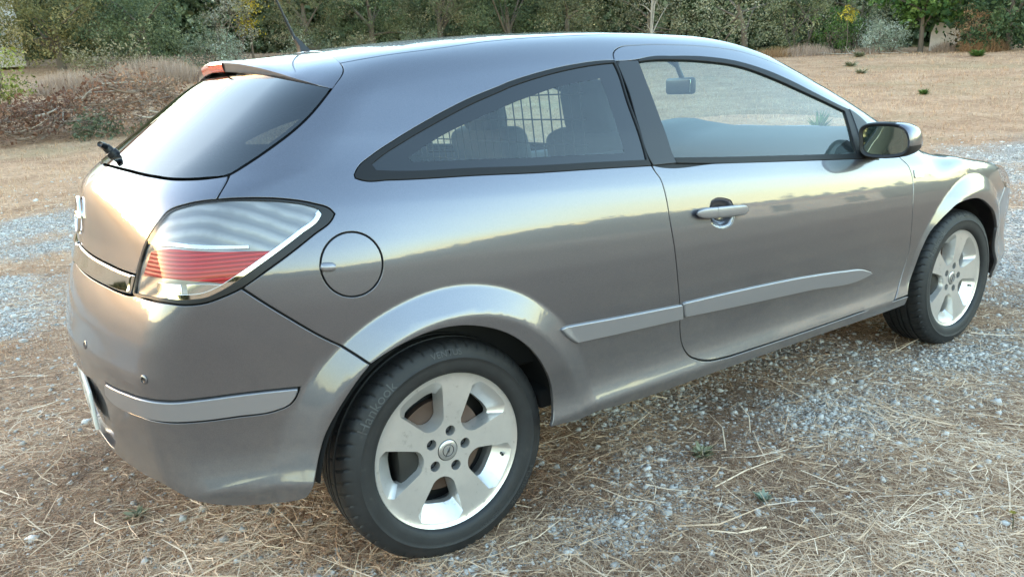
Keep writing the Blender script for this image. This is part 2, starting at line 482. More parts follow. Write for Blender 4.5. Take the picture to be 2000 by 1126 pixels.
OUT['fuel'] = [(-0.1555,-0.862,0.861), (-0.1581,-0.8629,0.8493), (-0.1625,-0.8634,0.8381), (-0.1685,-0.8636,0.8277), (-0.176,-0.8635,0.8186), (-0.1848,-0.8632,0.8107), (-0.1947,-0.8626,0.8045), (-0.2053,-0.8616,0.7999), (-0.2165,-0.8604,0.7971), (-0.2278,-0.8589,0.7962), (-0.2391,-0.8571,0.7971), (-0.25,-0.8553,0.7999), (-0.2603,-0.8533,0.8044), (-0.2698,-0.8512,0.8106), (-0.2782,-0.8491,0.8182), (-0.2853,-0.8472,0.8271), (-0.291,-0.8454,0.8371), (-0.2951,-0.8438,0.8478), (-0.2977,-0.8424,0.8592), (-0.2984,-0.8408,0.8707), (-0.2972,-0.8391,0.8821), (-0.2943,-0.8374,0.8932), (-0.2897,-0.8359,0.9038), (-0.2836,-0.8346,0.9136), (-0.2761,-0.8336,0.9223), (-0.2673,-0.8329,0.9299), (-0.2575,-0.8327,0.9361), (-0.247,-0.8329,0.9407), (-0.236,-0.8336,0.9437), (-0.2247,-0.8349,0.9449), (-0.2135,-0.8366,0.9444), (-0.2026,-0.8387,0.9421), (-0.1923,-0.8412,0.938), (-0.1828,-0.844,0.9323), (-0.1744,-0.847,0.9251), (-0.1673,-0.8501,0.9165), (-0.1617,-0.853,0.9067), (-0.1575,-0.8558,0.896), (-0.1551,-0.8582,0.8846), (-0.1544,-0.8603,0.8728)]
OUT['lamp'] = [(-0.5723,-0.6282,1.0165), (-0.5326,-0.6646,1.0347), (-0.495,-0.6964,1.0413), (-0.4759,-0.7111,1.0422), (-0.4211,-0.7428,1.0415), (-0.3434,-0.7723,1.0323), (-0.2809,-0.7961,1.0157), (-0.25,-0.8093,1.0008), (-0.2426,-0.8155,0.9891), (-0.2529,-0.8189,0.9764), (-0.2975,-0.8198,0.9505), (-0.3553,-0.8167,0.9161), (-0.4092,-0.8076,0.8848), (-0.468,-0.79,0.8494), (-0.5104,-0.7728,0.8329), (-0.5416,-0.7586,0.8239), (-0.577,-0.7386,0.8222), (-0.6121,-0.7021,0.8266), (-0.6433,-0.6292,0.8272), (-0.6635,-0.5616,0.827), (-0.6642,-0.5527,0.8311), (-0.651,-0.5571,0.8675), (-0.6381,-0.5676,0.9042), (-0.6202,-0.5856,0.9478), (-0.6011,-0.6074,0.9807), (-0.5868,-0.62,0.9999)]
OUT['lens'] = [(-0.5708,-0.6334,1.0144), (-0.5327,-0.6681,1.0316), (-0.4959,-0.6986,1.0384), (-0.4223,-0.7451,1.0372), (-0.3451,-0.7751,1.0266), (-0.2917,-0.796,1.0116), (-0.2749,-0.8038,1.0024), (-0.2707,-0.809,0.9923), (-0.2807,-0.8121,0.9802), (-0.3225,-0.8122,0.9554), (-0.3726,-0.8087,0.926), (-0.4227,-0.8003,0.8966), (-0.4741,-0.7861,0.8663), (-0.5125,-0.7711,0.8454), (-0.5399,-0.7588,0.8354), (-0.5752,-0.7381,0.833), (-0.6104,-0.7002,0.8355), (-0.6392,-0.632,0.8349), (-0.6596,-0.5656,0.8333), (-0.6489,-0.5638,0.8683), (-0.636,-0.5742,0.9048), (-0.6187,-0.5915,0.9466), (-0.5999,-0.612,0.9799), (-0.5858,-0.6232,0.9989)]
OUT['lampred'] = [(-0.6174,-0.6093,0.9326), (-0.5888,-0.673,0.9442), (-0.5419,-0.7311,0.9402), (-0.4849,-0.766,0.9336), (-0.4247,-0.7909,0.9285), (-0.3772,-0.8078,0.9243), (-0.432,-0.7983,0.8909), (-0.4809,-0.7837,0.8618), (-0.5367,-0.7578,0.8688), (-0.5912,-0.7107,0.8765), (-0.6413,-0.5852,0.8732)]
OUT['hatch'] = [(-0.0901,-0.5637,1.334), (-0.0935,-0.5891,1.3226), (-0.1011,-0.6066,1.3119), (-0.1144,-0.6215,1.2998), (-0.1345,-0.6355,1.2847), (-0.1507,-0.6461,1.2715), (-0.194,-0.6666,1.2355), (-0.2448,-0.6811,1.1964), (-0.2792,-0.6857,1.1739), (-0.3385,-0.6851,1.139), (-0.3955,-0.6813,1.1082), (-0.432,-0.6772,1.0906), (-0.4442,-0.6905,1.0764), (-0.4646,-0.7047,1.0553), (-0.4759,-0.7111,1.0422)]
OUT['rwin_bot'] = [(-0.432,-0.6756,1.0916), (-0.4771,-0.644,1.0858), (-0.5181,-0.5936,1.0846), (-0.5651,-0.4633,1.0895), (-0.5958,-0.3106,1.0975)]
OUT['bumpline'] = [(-0.468,-0.79,0.8487), (-0.3927,-0.8205,0.7781), (-0.301,-0.8464,0.7), (-0.2459,-0.874,0.6543), (-0.2222,-0.8889,0.6318)]
OUT['arch'] = [(-0.3911,-0.8711,0.3623), (-0.3824,-0.8688,0.3852), (-0.3687,-0.8639,0.4201), (-0.3453,-0.8637,0.4751), (-0.3152,-0.8702,0.5224), (-0.2753,-0.8793,0.5755), (-0.2454,-0.8854,0.6096), (-0.2222,-0.8889,0.6318), (-0.1763,-0.8952,0.6532), (-0.1221,-0.8989,0.6698), (-0.0514,-0.8996,0.68), (0.0211,-0.8995,0.6757), (0.0958,-0.8991,0.6547), (0.173,-0.8983,0.6143), (0.2376,-0.8957,0.5547), (0.2799,-0.8916,0.4891), (0.3052,-0.8836,0.4216), (0.3056,-0.8859,0.3598), (0.2892,-0.8899,0.3109)]
OUT['sillbot'] = [(0.2892,-0.8899,0.3109), (0.5439,-0.8715,0.2933), (1.0995,-0.8704,0.2887), (1.5545,-0.8704,0.2889), (2.0285,-0.8699,0.2868)]
OUT['ditch'] = [(-0.0901,-0.5637,1.334), (0.093,-0.5762,1.3556), (0.3191,-0.555,1.3772), (0.5733,-0.5341,1.3927)]
OUT['chrome_up'] = [(-0.7209,-0.1078,0.8846), (-0.7116,-0.228,0.8814), (-0.6913,-0.3701,0.8781), (-0.67,-0.476,0.8741), (-0.6497,-0.5567,0.8722)]
OUT['chrome_lo'] = [(-0.7376,-0.1282,0.8285), (-0.7246,-0.266,0.8271), (-0.7033,-0.398,0.8259), (-0.6885,-0.4697,0.8242), (-0.6677,-0.5492,0.8254)]
OUT['trimR'] = [(0.3527,-0.8748,0.5865), (0.3672,-0.87,0.5866), (0.5561,-0.8667,0.5735), (0.8309,-0.8658,0.5559), (0.8357,-0.8634,0.512), (0.6077,-0.8641,0.5229), (0.4112,-0.8649,0.5337), (0.3983,-0.8676,0.5421)]
OUT['trimF'] = [(0.842,-0.866,0.5604), (1.1038,-0.8656,0.5512), (1.4769,-0.8645,0.5299), (1.6885,-0.8632,0.5096), (1.8262,-0.8617,0.4896), (1.8803,-0.8602,0.4692), (1.811,-0.8594,0.4592), (1.4854,-0.8609,0.4788), (1.109,-0.8625,0.4994), (0.8491,-0.8636,0.5159)]
OUT['strip'] = [(-0.7497,-0.4392,0.5904), (-0.7354,-0.5003,0.5917), (-0.7139,-0.5807,0.5965), (-0.6902,-0.6464,0.5993), (-0.6623,-0.6837,0.5971), (-0.6336,-0.7078,0.5956), (-0.573,-0.7424,0.5972), (-0.511,-0.7729,0.5997), (-0.4478,-0.7996,0.5995), (-0.3805,-0.8232,0.5961), (-0.3869,-0.8211,0.5803), (-0.4062,-0.8147,0.5578), (-0.4291,-0.8066,0.55), (-0.5182,-0.7695,0.5454), (-0.5805,-0.7384,0.5429), (-0.6408,-0.7021,0.5439), (-0.6692,-0.6748,0.546), (-0.6965,-0.6295,0.5475), (-0.7195,-0.5529,0.5424), (-0.7406,-0.4708,0.5427), (-0.7518,-0.4229,0.5553)]
OUT['farch'] = [(2.1159,-0.8741,0.3046), (2.1491,-0.8699,0.3543), (2.1847,-0.8667,0.4237), (2.2202,-0.8724,0.5055), (2.2716,-0.8778,0.5781), (2.3262,-0.884,0.6169), (2.3872,-0.8892,0.6492), (2.4333,-0.8911,0.6693), (2.5187,-0.8924,0.679), (2.6239,-0.8871,0.671), (2.734,-0.8768,0.6321), (2.8551,-0.8574,0.5642), (2.9208,-0.8413,0.4893)]
OUT['ind'] = [(2.1638,-0.8448,0.8386), (2.2239,-0.8452,0.8344), (2.2188,-0.8524,0.8064), (2.1624,-0.852,0.8105)]
OUT['bump_bot'] = [(-0.7447,-0.3959,0.357), (-0.7136,-0.5335,0.3627), (-0.666,-0.6817,0.3644), (-0.6262,-0.7268,0.343), (-0.5507,-0.7684,0.3216), (-0.4542,-0.817,0.316), (-0.4088,-0.8553,0.3291), (-0.3911,-0.8711,0.3623)]
OUT['lip_lo'] = [(-0.2491,-0.0764,1.3447), (-0.2436,-0.3915,1.3196), (-0.2127,-0.5608,1.2952), (-0.1733,-0.624,1.2794), (-0.1501,-0.6448,1.2727)]
OUT['handle_pocket'] = [(0.9728,-0.8556,0.8525), (0.9824,-0.8531,0.8657), (1.0049,-0.8519,0.871), (1.0427,-0.8523,0.8663), (1.0702,-0.8539,0.8563), (1.0793,-0.857,0.8387), (1.0764,-0.8625,0.8011), (1.0619,-0.8649,0.7815), (1.0345,-0.8655,0.7755), (0.9989,-0.8651,0.7823), (0.9742,-0.8636,0.7973), (0.9695,-0.8612,0.8158)]
OUT['sail'] = [(1.9067,-0.7115,1.094), (1.9678,-0.7451,1.0391), (1.9816,-0.7788,0.9834), (1.9424,-0.8254,0.902), (1.8581,-0.8224,0.9139), (1.8808,-0.7727,1.0031)]
OUT['pull'] = [(-0.2988,-0.8398,0.8764), (-0.2664,-0.847,0.8719)]
OUT['sensor'] = [(-0.6835,-0.6556,0.6474)]
OUT['handle_ends'] = [(0.9003,-0.8589,0.8365), (0.9691,-0.8592,0.8304), (1.1289,-0.8597,0.8189)]
# ------------------------------------------------------------------ car materials
def make_paint():
    m_, nt, b = mat('grey_metallic_paint')
    tc = node(nt, 'ShaderNodeTexCoord')
    fl = noise(nt, 900, 2, .6, tc.outputs['Object'])
    c = ramp(nt, fl.outputs[0], [(.3, (.084, .086, .106)), (.7, (.128, .130, .158))])
    geo = node(nt, 'ShaderNodeNewGeometry')
    sep = node(nt, 'ShaderNodeSeparateXYZ'); nt.links.new(geo.outputs['Position'], sep.inputs[0])
    # thin road dust, thicker towards the sills
    d1 = noise(nt, 3.5, 6, .65, tc.outputs['Object'])
    d2 = noise(nt, 60, 4, .7, tc.outputs['Object'])
    mr = node(nt, 'ShaderNodeMapRange'); nt.links.new(sep.outputs[2], mr.inputs[0])
    mr.inputs[1].default_value = .75; mr.inputs[2].default_value = .25; mr.inputs[3].default_value = .015; mr.inputs[4].default_value = .16
    mm = node(nt, 'ShaderNodeMath', operation='MULTIPLY'); nt.links.new(d1.outputs[0], mm.inputs[0]); nt.links.new(d2.outputs[0], mm.inputs[1])
    mm2 = node(nt, 'ShaderNodeMath', operation='MULTIPLY'); nt.links.new(mm.outputs[0], mm2.inputs[0]); nt.links.new(mr.outputs[0], mm2.inputs[1])
    mm3 = node(nt, 'ShaderNodeMath', operation='MULTIPLY'); nt.links.new(mm2.outputs[0], mm3.inputs[0]); mm3.inputs[1].default_value = 4.5
    nt.links.new(c.outputs[0], b.inputs['Base Color'])
    setp(b, Metallic=.8, Roughness=.34, Coat_Weight=1.0, Coat_Roughness=.03, Coat_IOR=1.62)
    r = node(nt, 'ShaderNodeMapRange'); nt.links.new(mm3.outputs[0], r.inputs[0])
    r.inputs[3].default_value = .025; r.inputs[4].default_value = .3
    nt.links.new(r.outputs[0], b.inputs['Coat Roughness'])
    dust = node(nt, 'ShaderNodeBsdfDiffuse'); dust.inputs[0].default_value = (.29, .245, .20, 1)
    mx = node(nt, 'ShaderNodeMixShader')
    nt.links.new(mm3.outputs[0], mx.inputs[0]); nt.links.new(b.outputs[0], mx.inputs[1]); nt.links.new(dust.outputs[0], mx.inputs[2])
    nt.links.new(mx.outputs[0], nt.nodes['Material Output'].inputs[0])
    return m_
def glass_mat(name, tint, ior=1.62, rough=0.0, haze=.0):
    m_ = bpy.data.materials.new(name); m_.use_nodes = True
    nt = m_.node_tree; nt.nodes.clear()
    o = node(nt, 'ShaderNodeOutputMaterial')
    t = node(nt, 'ShaderNodeBsdfTransparent'); t.inputs[0].default_value = (*tint, 1)
    g = node(nt, 'ShaderNodeBsdfGlossy'); g.inputs['Roughness'].default_value = rough
    f = node(nt, 'ShaderNodeFresnel')          # a pane has air on both sides: same reflectance seen from within
    bf = node(nt, 'ShaderNodeNewGeometry')
    im = node(nt, 'ShaderNodeMapRange'); nt.links.new(bf.outputs['Backfacing'], im.inputs[0])
    im.inputs[3].default_value = ior; im.inputs[4].default_value = 1 / ior
    nt.links.new(im.outputs[0], f.inputs['IOR'])
    mx = node(nt, 'ShaderNodeMixShader')
    nt.links.new(f.outputs[0], mx.inputs[0]); nt.links.new(t.outputs[0], mx.inputs[1]); nt.links.new(g.outputs[0], mx.inputs[2])
    out = mx
    if haze:     # pale blue haze painted on the pane to lighten it like reflected sky
        d = node(nt, 'ShaderNodeBsdfDiffuse'); d.inputs[0].default_value = (.50, .63, .66, 1)
        n = noise(nt, 9, 5, .6, node(nt, 'ShaderNodeTexCoord').outputs['Object'])
        mr = node(nt, 'ShaderNodeMapRange'); nt.links.new(n.outputs[0], mr.inputs[0])
        mr.inputs[3].default_value = haze * .5; mr.inputs[4].default_value = haze * 1.5
        m2 = node(nt, 'ShaderNodeMixShader')
        nt.links.new(mr.outputs[0], m2.inputs[0]); nt.links.new(mx.outputs[0], m2.inputs[1]); nt.links.new(d.outputs[0], m2.inputs[2])
        out = m2
    nt.links.new(out.outputs[0], o.inputs[0])
    return m_
PAINT = make_paint()
PAINT_TRIM = simple('grey_trim_paint', (.25, .245, .26), .38, .6, Coat_Weight=.6, Coat_Roughness=.1)
BLACK_SEAL = simple('black_rubber_seal', (.010, .010, .011), .5, Specular_IOR_Level=.22)  # window seals, and the dark backing strips behind panel gaps
BLACK_PLASTIC = simple('black_plastic', (.014, .014, .015), .42, Specular_IOR_Level=.35)
SATIN_BLACK = simple('satin_pillar_plastic', (.020, .020, .022), .36, Specular_IOR_Level=.35)
FRIT = simple('black_glass_frit', (.012, .013, .015), .03, IOR=1.5)
GLASS = glass_mat('tinted_side_glass', (.72, .85, .83), 1.65, haze=.025)
GLASS_DARK = glass_mat('dark_rear_glass', (.16, .18, .19), 2.0)
GLASS_WS = glass_mat('windscreen_glass', (.80, .88, .86), 1.5)
LENS = glass_mat('clear_lamp_lens', (.94, .94, .94), 1.4)
CHROME = simple('chrome', (.72, .71, .69), .06, 1.0)
RED_LENS = simple('red_lamp_plastic', (.48, .012, .014), .12, Coat_Weight=1.0)
WELL = simple('wheel_well_felt', (.012, .012, .012), .95)
ALLOY = None
def make_alloy():
    m_, nt, b = mat('silver_alloy')
    tc = node(nt, 'ShaderNodeTexCoord')
    n = noise(nt, 45, 6, .7, tc.outputs['Object'])
    n2 = noise(nt, 7, 4, .6, tc.outputs['Object'])
    c = ramp(nt, n.outputs[0], [(.28, (.44, .415, .39)), (.40, (.62, .595, .57)), (1, (.68, .655, .625))])
    nt.links.new(c.outputs[0], b.inputs['Base Color'])
    r = node(nt, 'ShaderNodeMapRange'); nt.links.new(n2.outputs[0], r.inputs[0]); r.inputs[3].default_value = .22; r.inputs[4].default_value = .42
    nt.links.new(r.outputs[0], b.inputs['Roughness'])
    setp(b, Metallic=.7, Coat_Weight=.6, Coat_Roughness=.08)
    return m_
ALLOY = make_alloy()
def make_rubber():
    m_, nt, b = mat('tyre_rubber')
    tc = node(nt, 'ShaderNodeTexCoord')
    n = noise(nt, 18, 6, .7, tc.outputs['Object'])
    c = ramp(nt, n.outputs[0], [(.3, (.008, .008, .009)), (.62, (.015, .015, .016)), (.85, (.06, .053, .046))])
    nt.links.new(c.outputs[0], b.inputs['Base Color'])
    setp(b, Roughness=.62)
    n2 = noise(nt, 350, 3, .6, tc.outputs['Object']); bump(nt, b, n2.outputs[0], .15, .002)
    return m_
RUBBER = make_rubber()

# ------------------------------------------------------------------ car: body panels
car = empty('hatchback_car', (0, 0, 0))
tag(car, 'grey metallic three door hatchback parked on gravel and straw', 'car')
def D(k): return dom(OUT[k])
def dp(*pts): return dom(pts)
def deg(*pts): return np.array([(s, PS * math.radians(a)) for s, a in pts])
cat_ = lambda *a: np.concatenate([np.atleast_2d(x) for x in a])

dbr, dfr, dtop = D('door_belt_rear'), D('door_front'), D('door_top')
dseal, dglass, qwin, qglass, qclear = D('dseal'), D('dglass'), D('qwin'), D('qglass'), D('qclear')
hatch, lamp, lens, bline, arch, sillb, ditch = D('hatch'), D('lamp'), D('lens'), D('bumpline'), D('arch'), D('sillbot'), D('ditch')
door_nose = dp((2.115, -.735, 1.0), (2.085, -.69, 1.057))
ws_edge = deg((2.22, 22.5), (2.10, 27.5), (1.94, 34.6), (1.75, 40.6), (1.58, 45.6), (1.42, 50), (1.30, 52.5))
roof_edge = cat_(deg((1.1, 52.2), (.85, 51.4)), ditch[::-1])
def ring_feat(cx, cz):
    a = np.linspace(.0, math.pi, 190); R_ = []
    for r in (.395, .402, .455, .462, .467, .472, .478, .485):
        R_.append(np.stack([cx + r * np.cos(a), 0 * a - .87, cz + r * np.sin(a)], -1))
    return dom(np.concatenate(R_))
sx_ = np.arange(.3, 2.2, .008)
FEAT = np.concatenate([ring_feat(*WHEEL[0])] + [dom(np.stack([sx_, 0 * sx_ - .87, 0 * sx_ + z], -1)) for z in (.312, .319, .325, .331, .338)])
FEAT_F = ring_feat(*WHEEL[1])
# body side: quarter, roof rail and sill
side_poly = cat_(hatch, lamp[4:14], bline[1:], arch[8:], sillb[1:], dp((2.125, -.87, .289), (2.14, -.87, .3315)), dbr[::-1][:-1],
                 qwin[15:21], qwin[0:11], dtop[4:], door_nose[1:], ws_edge, roof_edge[:-1])
panel('quarter_panel', side_poly, PAINT, car, 'RL', holes=[D('fuel')], h=.013, feat=FEAT)
# doors
door = (empty('door', (0, 0, 0), car), empty('door', (0, 0, 0), car))
door_poly = cat_(dbr, dfr[1:], door_nose, dtop[4:][::-1], dseal[0:16])
panel('door_skin', door_poly, PAINT, door, 'RL', holes=[D('handle_pocket')], h=.013, feat=FEAT)
pillar = cat_(dseal[0:1], dglass[0:1] + [[-.002, .004]], dglass[14:15], dglass[13:14], dglass[12:13], dglass[12:13] + [[.004, -.017]], dseal[15:19])
panel('pillar_cover', pillar, SATIN_BLACK, door, 'RL', h=.03, gap=.0015, off=.0005)
seal_ring = cat_(dglass[0:1] + [[-.002, .004]], dseal[2:15], dglass[12:13] + [[.004, -.017]], dglass[12:13], dglass[11::-1])
panel('window_seal', seal_ring, BLACK_SEAL, door, 'RL', h=.02, gap=.0004, off=.0015)
panel('window_glass', dglass, GLASS, door, 'RL', h=.03, gap=.0, depth=0, off=-.006)
ribbon('belt_seal', dseal[11:16], .045, BLACK_SEAL, door, off=-.005)
# quarter window
panel('window_seal', qwin, BLACK_SEAL, car, 'RL', holes=[qglass], h=.02, gap=.0006, off=.001)
qw = panel('quarter_window', qclear, GLASS, car, 'RL', h=.03, gap=0, depth=0, off=-.004)
panel('window_border', qglass, FRIT, qw, 'RL', holes=[qclear], h=.025, gap=0, depth=0, off=-.004)
# fuel flap
ff = panel('fuel_flap', D('fuel'), PAINT, car, 'R', h=.016, gap=.0022)
# tailgate, rear window
cb = lambda z, x=-.72: dp((x, -1e-6, z))
rwb = D('rwin_bot'); cup, clo = D('chrome_up'), D('chrome_lo')
tg_poly = cat_(cb(.886), cup, lamp[22:26], lamp[0:4], hatch[13:10:-1], rwb[1:], dp((-.612, -.16, 1.101)), cb(1.102, -.62))
tg = panel('tailgate', tg_poly, PAINT, car, 'C', h=.014, centre=True)
lip = D('lip_lo')
rw_poly = cat_(hatch[5:12], rwb[1:], dp((-.612, -.16, 1.101)), cb(1.102, -.62), cb(1.352, -.25), lip[0:-1])
rw = panel('rear_window', rw_poly, GLASS_DARK, car, 'C', h=.02, centre=True, depth=0, gap=.003, off=.001)
RWI = spline(rw_poly, .02)
panel('window_border', rw_poly, FRIT, rw, 'C', h=.03, centre=True, depth=0, gap=.001, off=-.012,
      holes=[]) if False else None
ch_poly = cat_(cb(.886), cup, dp((-.652, -.556, .868)), clo[::-1], cb(.829))
panel('chrome_strip', ch_poly, CHROME, tg, 'C', h=.02, centre=True, off=.009, depth=.022, bev=.011, gap=.005)
# rear bumper with number plate recess
strip = D('strip')
bb = D('bump_bot')
bum_poly = cat_(cb(.827), clo, lamp[19:12:-1], bline[1:], arch[6:0:-1], bb[::-1], cb(.352), cb(.372), dp((-.78, -.2, .372), (-.775, -.36, .378), (-.772, -.395, .41), (-.772, -.395, .52), (-.775, -.36, .548), (-.79, -.2, .552)), cb(.552))
bumper = panel('rear_bumper', bum_poly, PAINT, car, 'C', h=.014, centre=True, holes=[strip], depth=.02, feat=FEAT)
panel('bumper_strip', strip, PAINT_TRIM, bumper, 'RL', h=.014, gap=.003, off=.006, depth=.02, bev=.006)
rec = cat_(cb(.36), dp((-.78, -.2, .36), (-.77, -.41, .365), (-.77, -.41, .56), (-.78, -.2, .56)), cb(.56))
panel('plate_recess', rec, PAINT, bumper, 'C', h=.03, centre=True, gap=0, depth=0, off=-.018)
# roof, windscreen, bonnet, wings, front bumper, headlamps
sj = dp((-.075, -.45, 1.36), (-.045, -.25, 1.385), (-.03, -.1, 1.39))
c90 = PS * math.pi / 2
roof_poly = cat_(ditch, deg((.85, 51.4), (1.1, 52.2)), ws_edge[6:7], dp((1.35, -.35, 1.41), (1.38, -.15, 1.42)), [[1.39, c90]], [[.9, c90]], [[.36, c90]], [[S_MIN, c90]], cb(1.39, -.03), sj[::-1])
panel('roof', roof_poly, PAINT, car, 'C', h=.02, centre=True)
cowl = dp((2.31, -.60, 1.02), (2.36, -.4, 1.03), (2.38, -.2, 1.03))
ws_poly = cat_(ws_edge[::-1], deg((2.24, 23.5)), dp((2.24, -.60, 1.05), (2.27, -.4, 1.06), (2.285, -.2, 1.07)), [[2.295, c90]], [[1.8, c90]], [[1.39, c90]], dp((1.38, -.15, 1.42), (1.35, -.35, 1.41)))
panel('windscreen', ws_poly, GLASS_WS, car, 'C', h=.03, centre=True, depth=0, off=-.003)
hood_e = dp((2.20, -.70, 1.0), (2.45, -.70, .97), (2.75, -.69, .93), (3.0, -.655, .885), (3.10, -.62, .85))
hl_in = dp((3.10, -.62, .85), (3.32, -.45, .76), (3.36, -.45, .68), (3.24, -.62, .64), (3.06, -.76, .665), (3.0, -.775, .72), (3.02, -.72, .80))
hood_poly = cat_(hood_e, hl_in[1:2], dp((3.42, -.25, .76)), [[S_MAX, dp((3.46, -1e-6, .76))[0, 1]]], [[S_MAX, dp((2.40, -1e-6, 1.02))[0, 1]]], dp((2.40, -.1, 1.02), (2.39, -.2, 1.02), (2.37, -.4, 1.01), (2.32, -.58, 1.0)))
panel('bonnet', hood_poly, PAINT, car, 'C', h=.03, centre=True)
farch = D('farch')
fen_poly = cat_(dfr, door_nose, hood_e[0:5], hl_in[6:3:-1], dp((2.985, -.81, .60)), farch[:0:-1], dp((2.137, -.87, .3335)))
panel('front_wing', fen_poly, PAINT, car, 'RL', h=.015, feat=FEAT_F)
hlp = panel('headlamp', hl_in, glass_mat('headlamp_lens', (.93, .93, .93), 1.5), car, 'RL', h=.03, gap=.002, depth=0)
panel('headlamp_reflector', hl_in, simple('headlamp_bowl', (.55, .55, .55), .22, .8), hlp, 'RL', h=.03, gap=-.004, depth=0, off=-.03)
fb_poly = cat_(dp((2.985, -.81, .60)), hl_in[4:0:-1], dp((3.42, -.25, .755)), [[S_MAX, dp((3.46, -1e-6, .755))[0, 1]]], [[S_MAX, dp((3.4, -1e-6, .24))[0, 1]]], dp((3.3, -.4, .23), (3.15, -.66, .23), (2.97, -.80, .24), (2.955, -.82, .36)), farch[-1:])
panel('front_bumper', fb_poly, PAINT, car, 'C', h=.025, centre=True)
gq = lambda y0, y1, z0, z1: cat_([[S_MAX, dp((3.5, -1e-6, z0))[0, 1]]], dp((3.5, -y0, z0), (3.48, -y1, (z0 + z1) / 2), (3.49, -y0, z1)), [[S_MAX, dp((3.5, -1e-6, z1))[0, 1]]])
panel('lower_grille', gq(.30, .46, .30, .40), BLACK_PLASTIC, car, 'C', h=.03, centre=True, gap=0, depth=0, off=.003)
panel('upper_grille', gq(.26, .36, .60, .68), BLACK_PLASTIC, car, 'C', h=.03, centre=True, gap=0, depth=0, off=.003)
# black backing strips added behind the shut lines to make the gaps dark
ribbon('door_gap_backing', cat_(dbr[::-1], dtop[1:], door_nose[::-1], dfr[::-1][:-1]), .05, BLACK_SEAL, car)
ribbon('tailgate_gap_backing', cat_(hatch[:], ), .045, BLACK_SEAL, car, off=-.014)
ribbon('lamp_gap_backing', lamp, .04, BLACK_SEAL, car, off=-.014, closed=True)
ribbon('bumper_joint', cat_(lamp[20:13:-1], bline), .04, BLACK_SEAL, car, off=-.014)
ribbon('fuel_flap_gap_backing', D('fuel'), .03, BLACK_SEAL, car, off=-.012, closed=True, sides='R')
ribbon('bumper_strip_gap_backing', strip, .03, BLACK_SEAL, car, off=-.013, closed=True)
ribbon('wing_gap_backing', cat_(hood_e, hl_in[1:]), .04, BLACK_SEAL, car, off=-.014)
ribbon('roof_ditch_gap_backing', cat_(ws_edge, roof_edge), .03, BLACK_SEAL, car, off=-.006)
# door and quarter mouldings
panel('side_moulding', D('trimR'), PAINT_TRIM, car, 'RL', sharp=22, h=.012, gap=.0005, off=.011, depth=.016, bev=.009)
panel('side_moulding', D('trimF'), PAINT_TRIM, door, 'RL', h=.012, gap=.0005, off=.011, depth=.016, bev=.009)
# ------------------------------------------------------------------ tail lamps
LAMP_CHROME = simple('lamp_reflector', (.62, .62, .63), .16, .9)
def fluted(name, c0, c1, sc):
    m_, nt, b = mat(name)
    tc = node(nt, 'ShaderNodeTexCoord')
    w = node(nt, 'ShaderNodeTexWave', wave_type='BANDS', bands_direction='DIAGONAL'); w.inputs['Scale'].default_value = sc; w.inputs['Distortion'].default_value = 1.5; w.inputs['Detail'].default_value = 2
    nt.links.new(tc.outputs['Object'], w.inputs[0])
    n = noise(nt, 26, 3, .5, tc.outputs['Object'])
    mm = node(nt, 'ShaderNodeMath', operation='MULTIPLY'); nt.links.new(w.outputs[0], mm.inputs[0]); nt.links.new(n.outputs[0], mm.inputs[1])
    c = ramp(nt, mm.outputs[0], [(.1, c0), (.5, c1)])
    nt.links.new(c.outputs[0], b.inputs['Base Color']); setp(b, Roughness=.3, Metallic=.5)
    bump(nt, b, w.outputs[0], .3, .004)
    return m_
LAMP_GREY = fluted('lamp_fluted_reflector', (.19, .19, .195), (.30, .295, .29), 13)
def red_ribbed():
    m_, nt, b = mat('red_ribbed_plastic')
    tc = node(nt, 'ShaderNodeTexCoord')
    w = node(nt, 'ShaderNodeTexWave', wave_type='BANDS', bands_direction='Z'); w.inputs['Scale'].default_value = 34
    nt.links.new(tc.outputs['Object'], w.inputs[0])
    c = ramp(nt, w.outputs[0], [(0, (.22, .003, .004)), (.8, (.38, .006, .008)), (1, (.50, .03, .03))])
    nt.links.new(c.outputs[0], b.inputs['Base Color'])
    setp(b, Roughness=.45)
    bump(nt, b, w.outputs[0], .25, .003)
    return m_
RED_RIB = red_ribbed()
lampred = D('lampred')
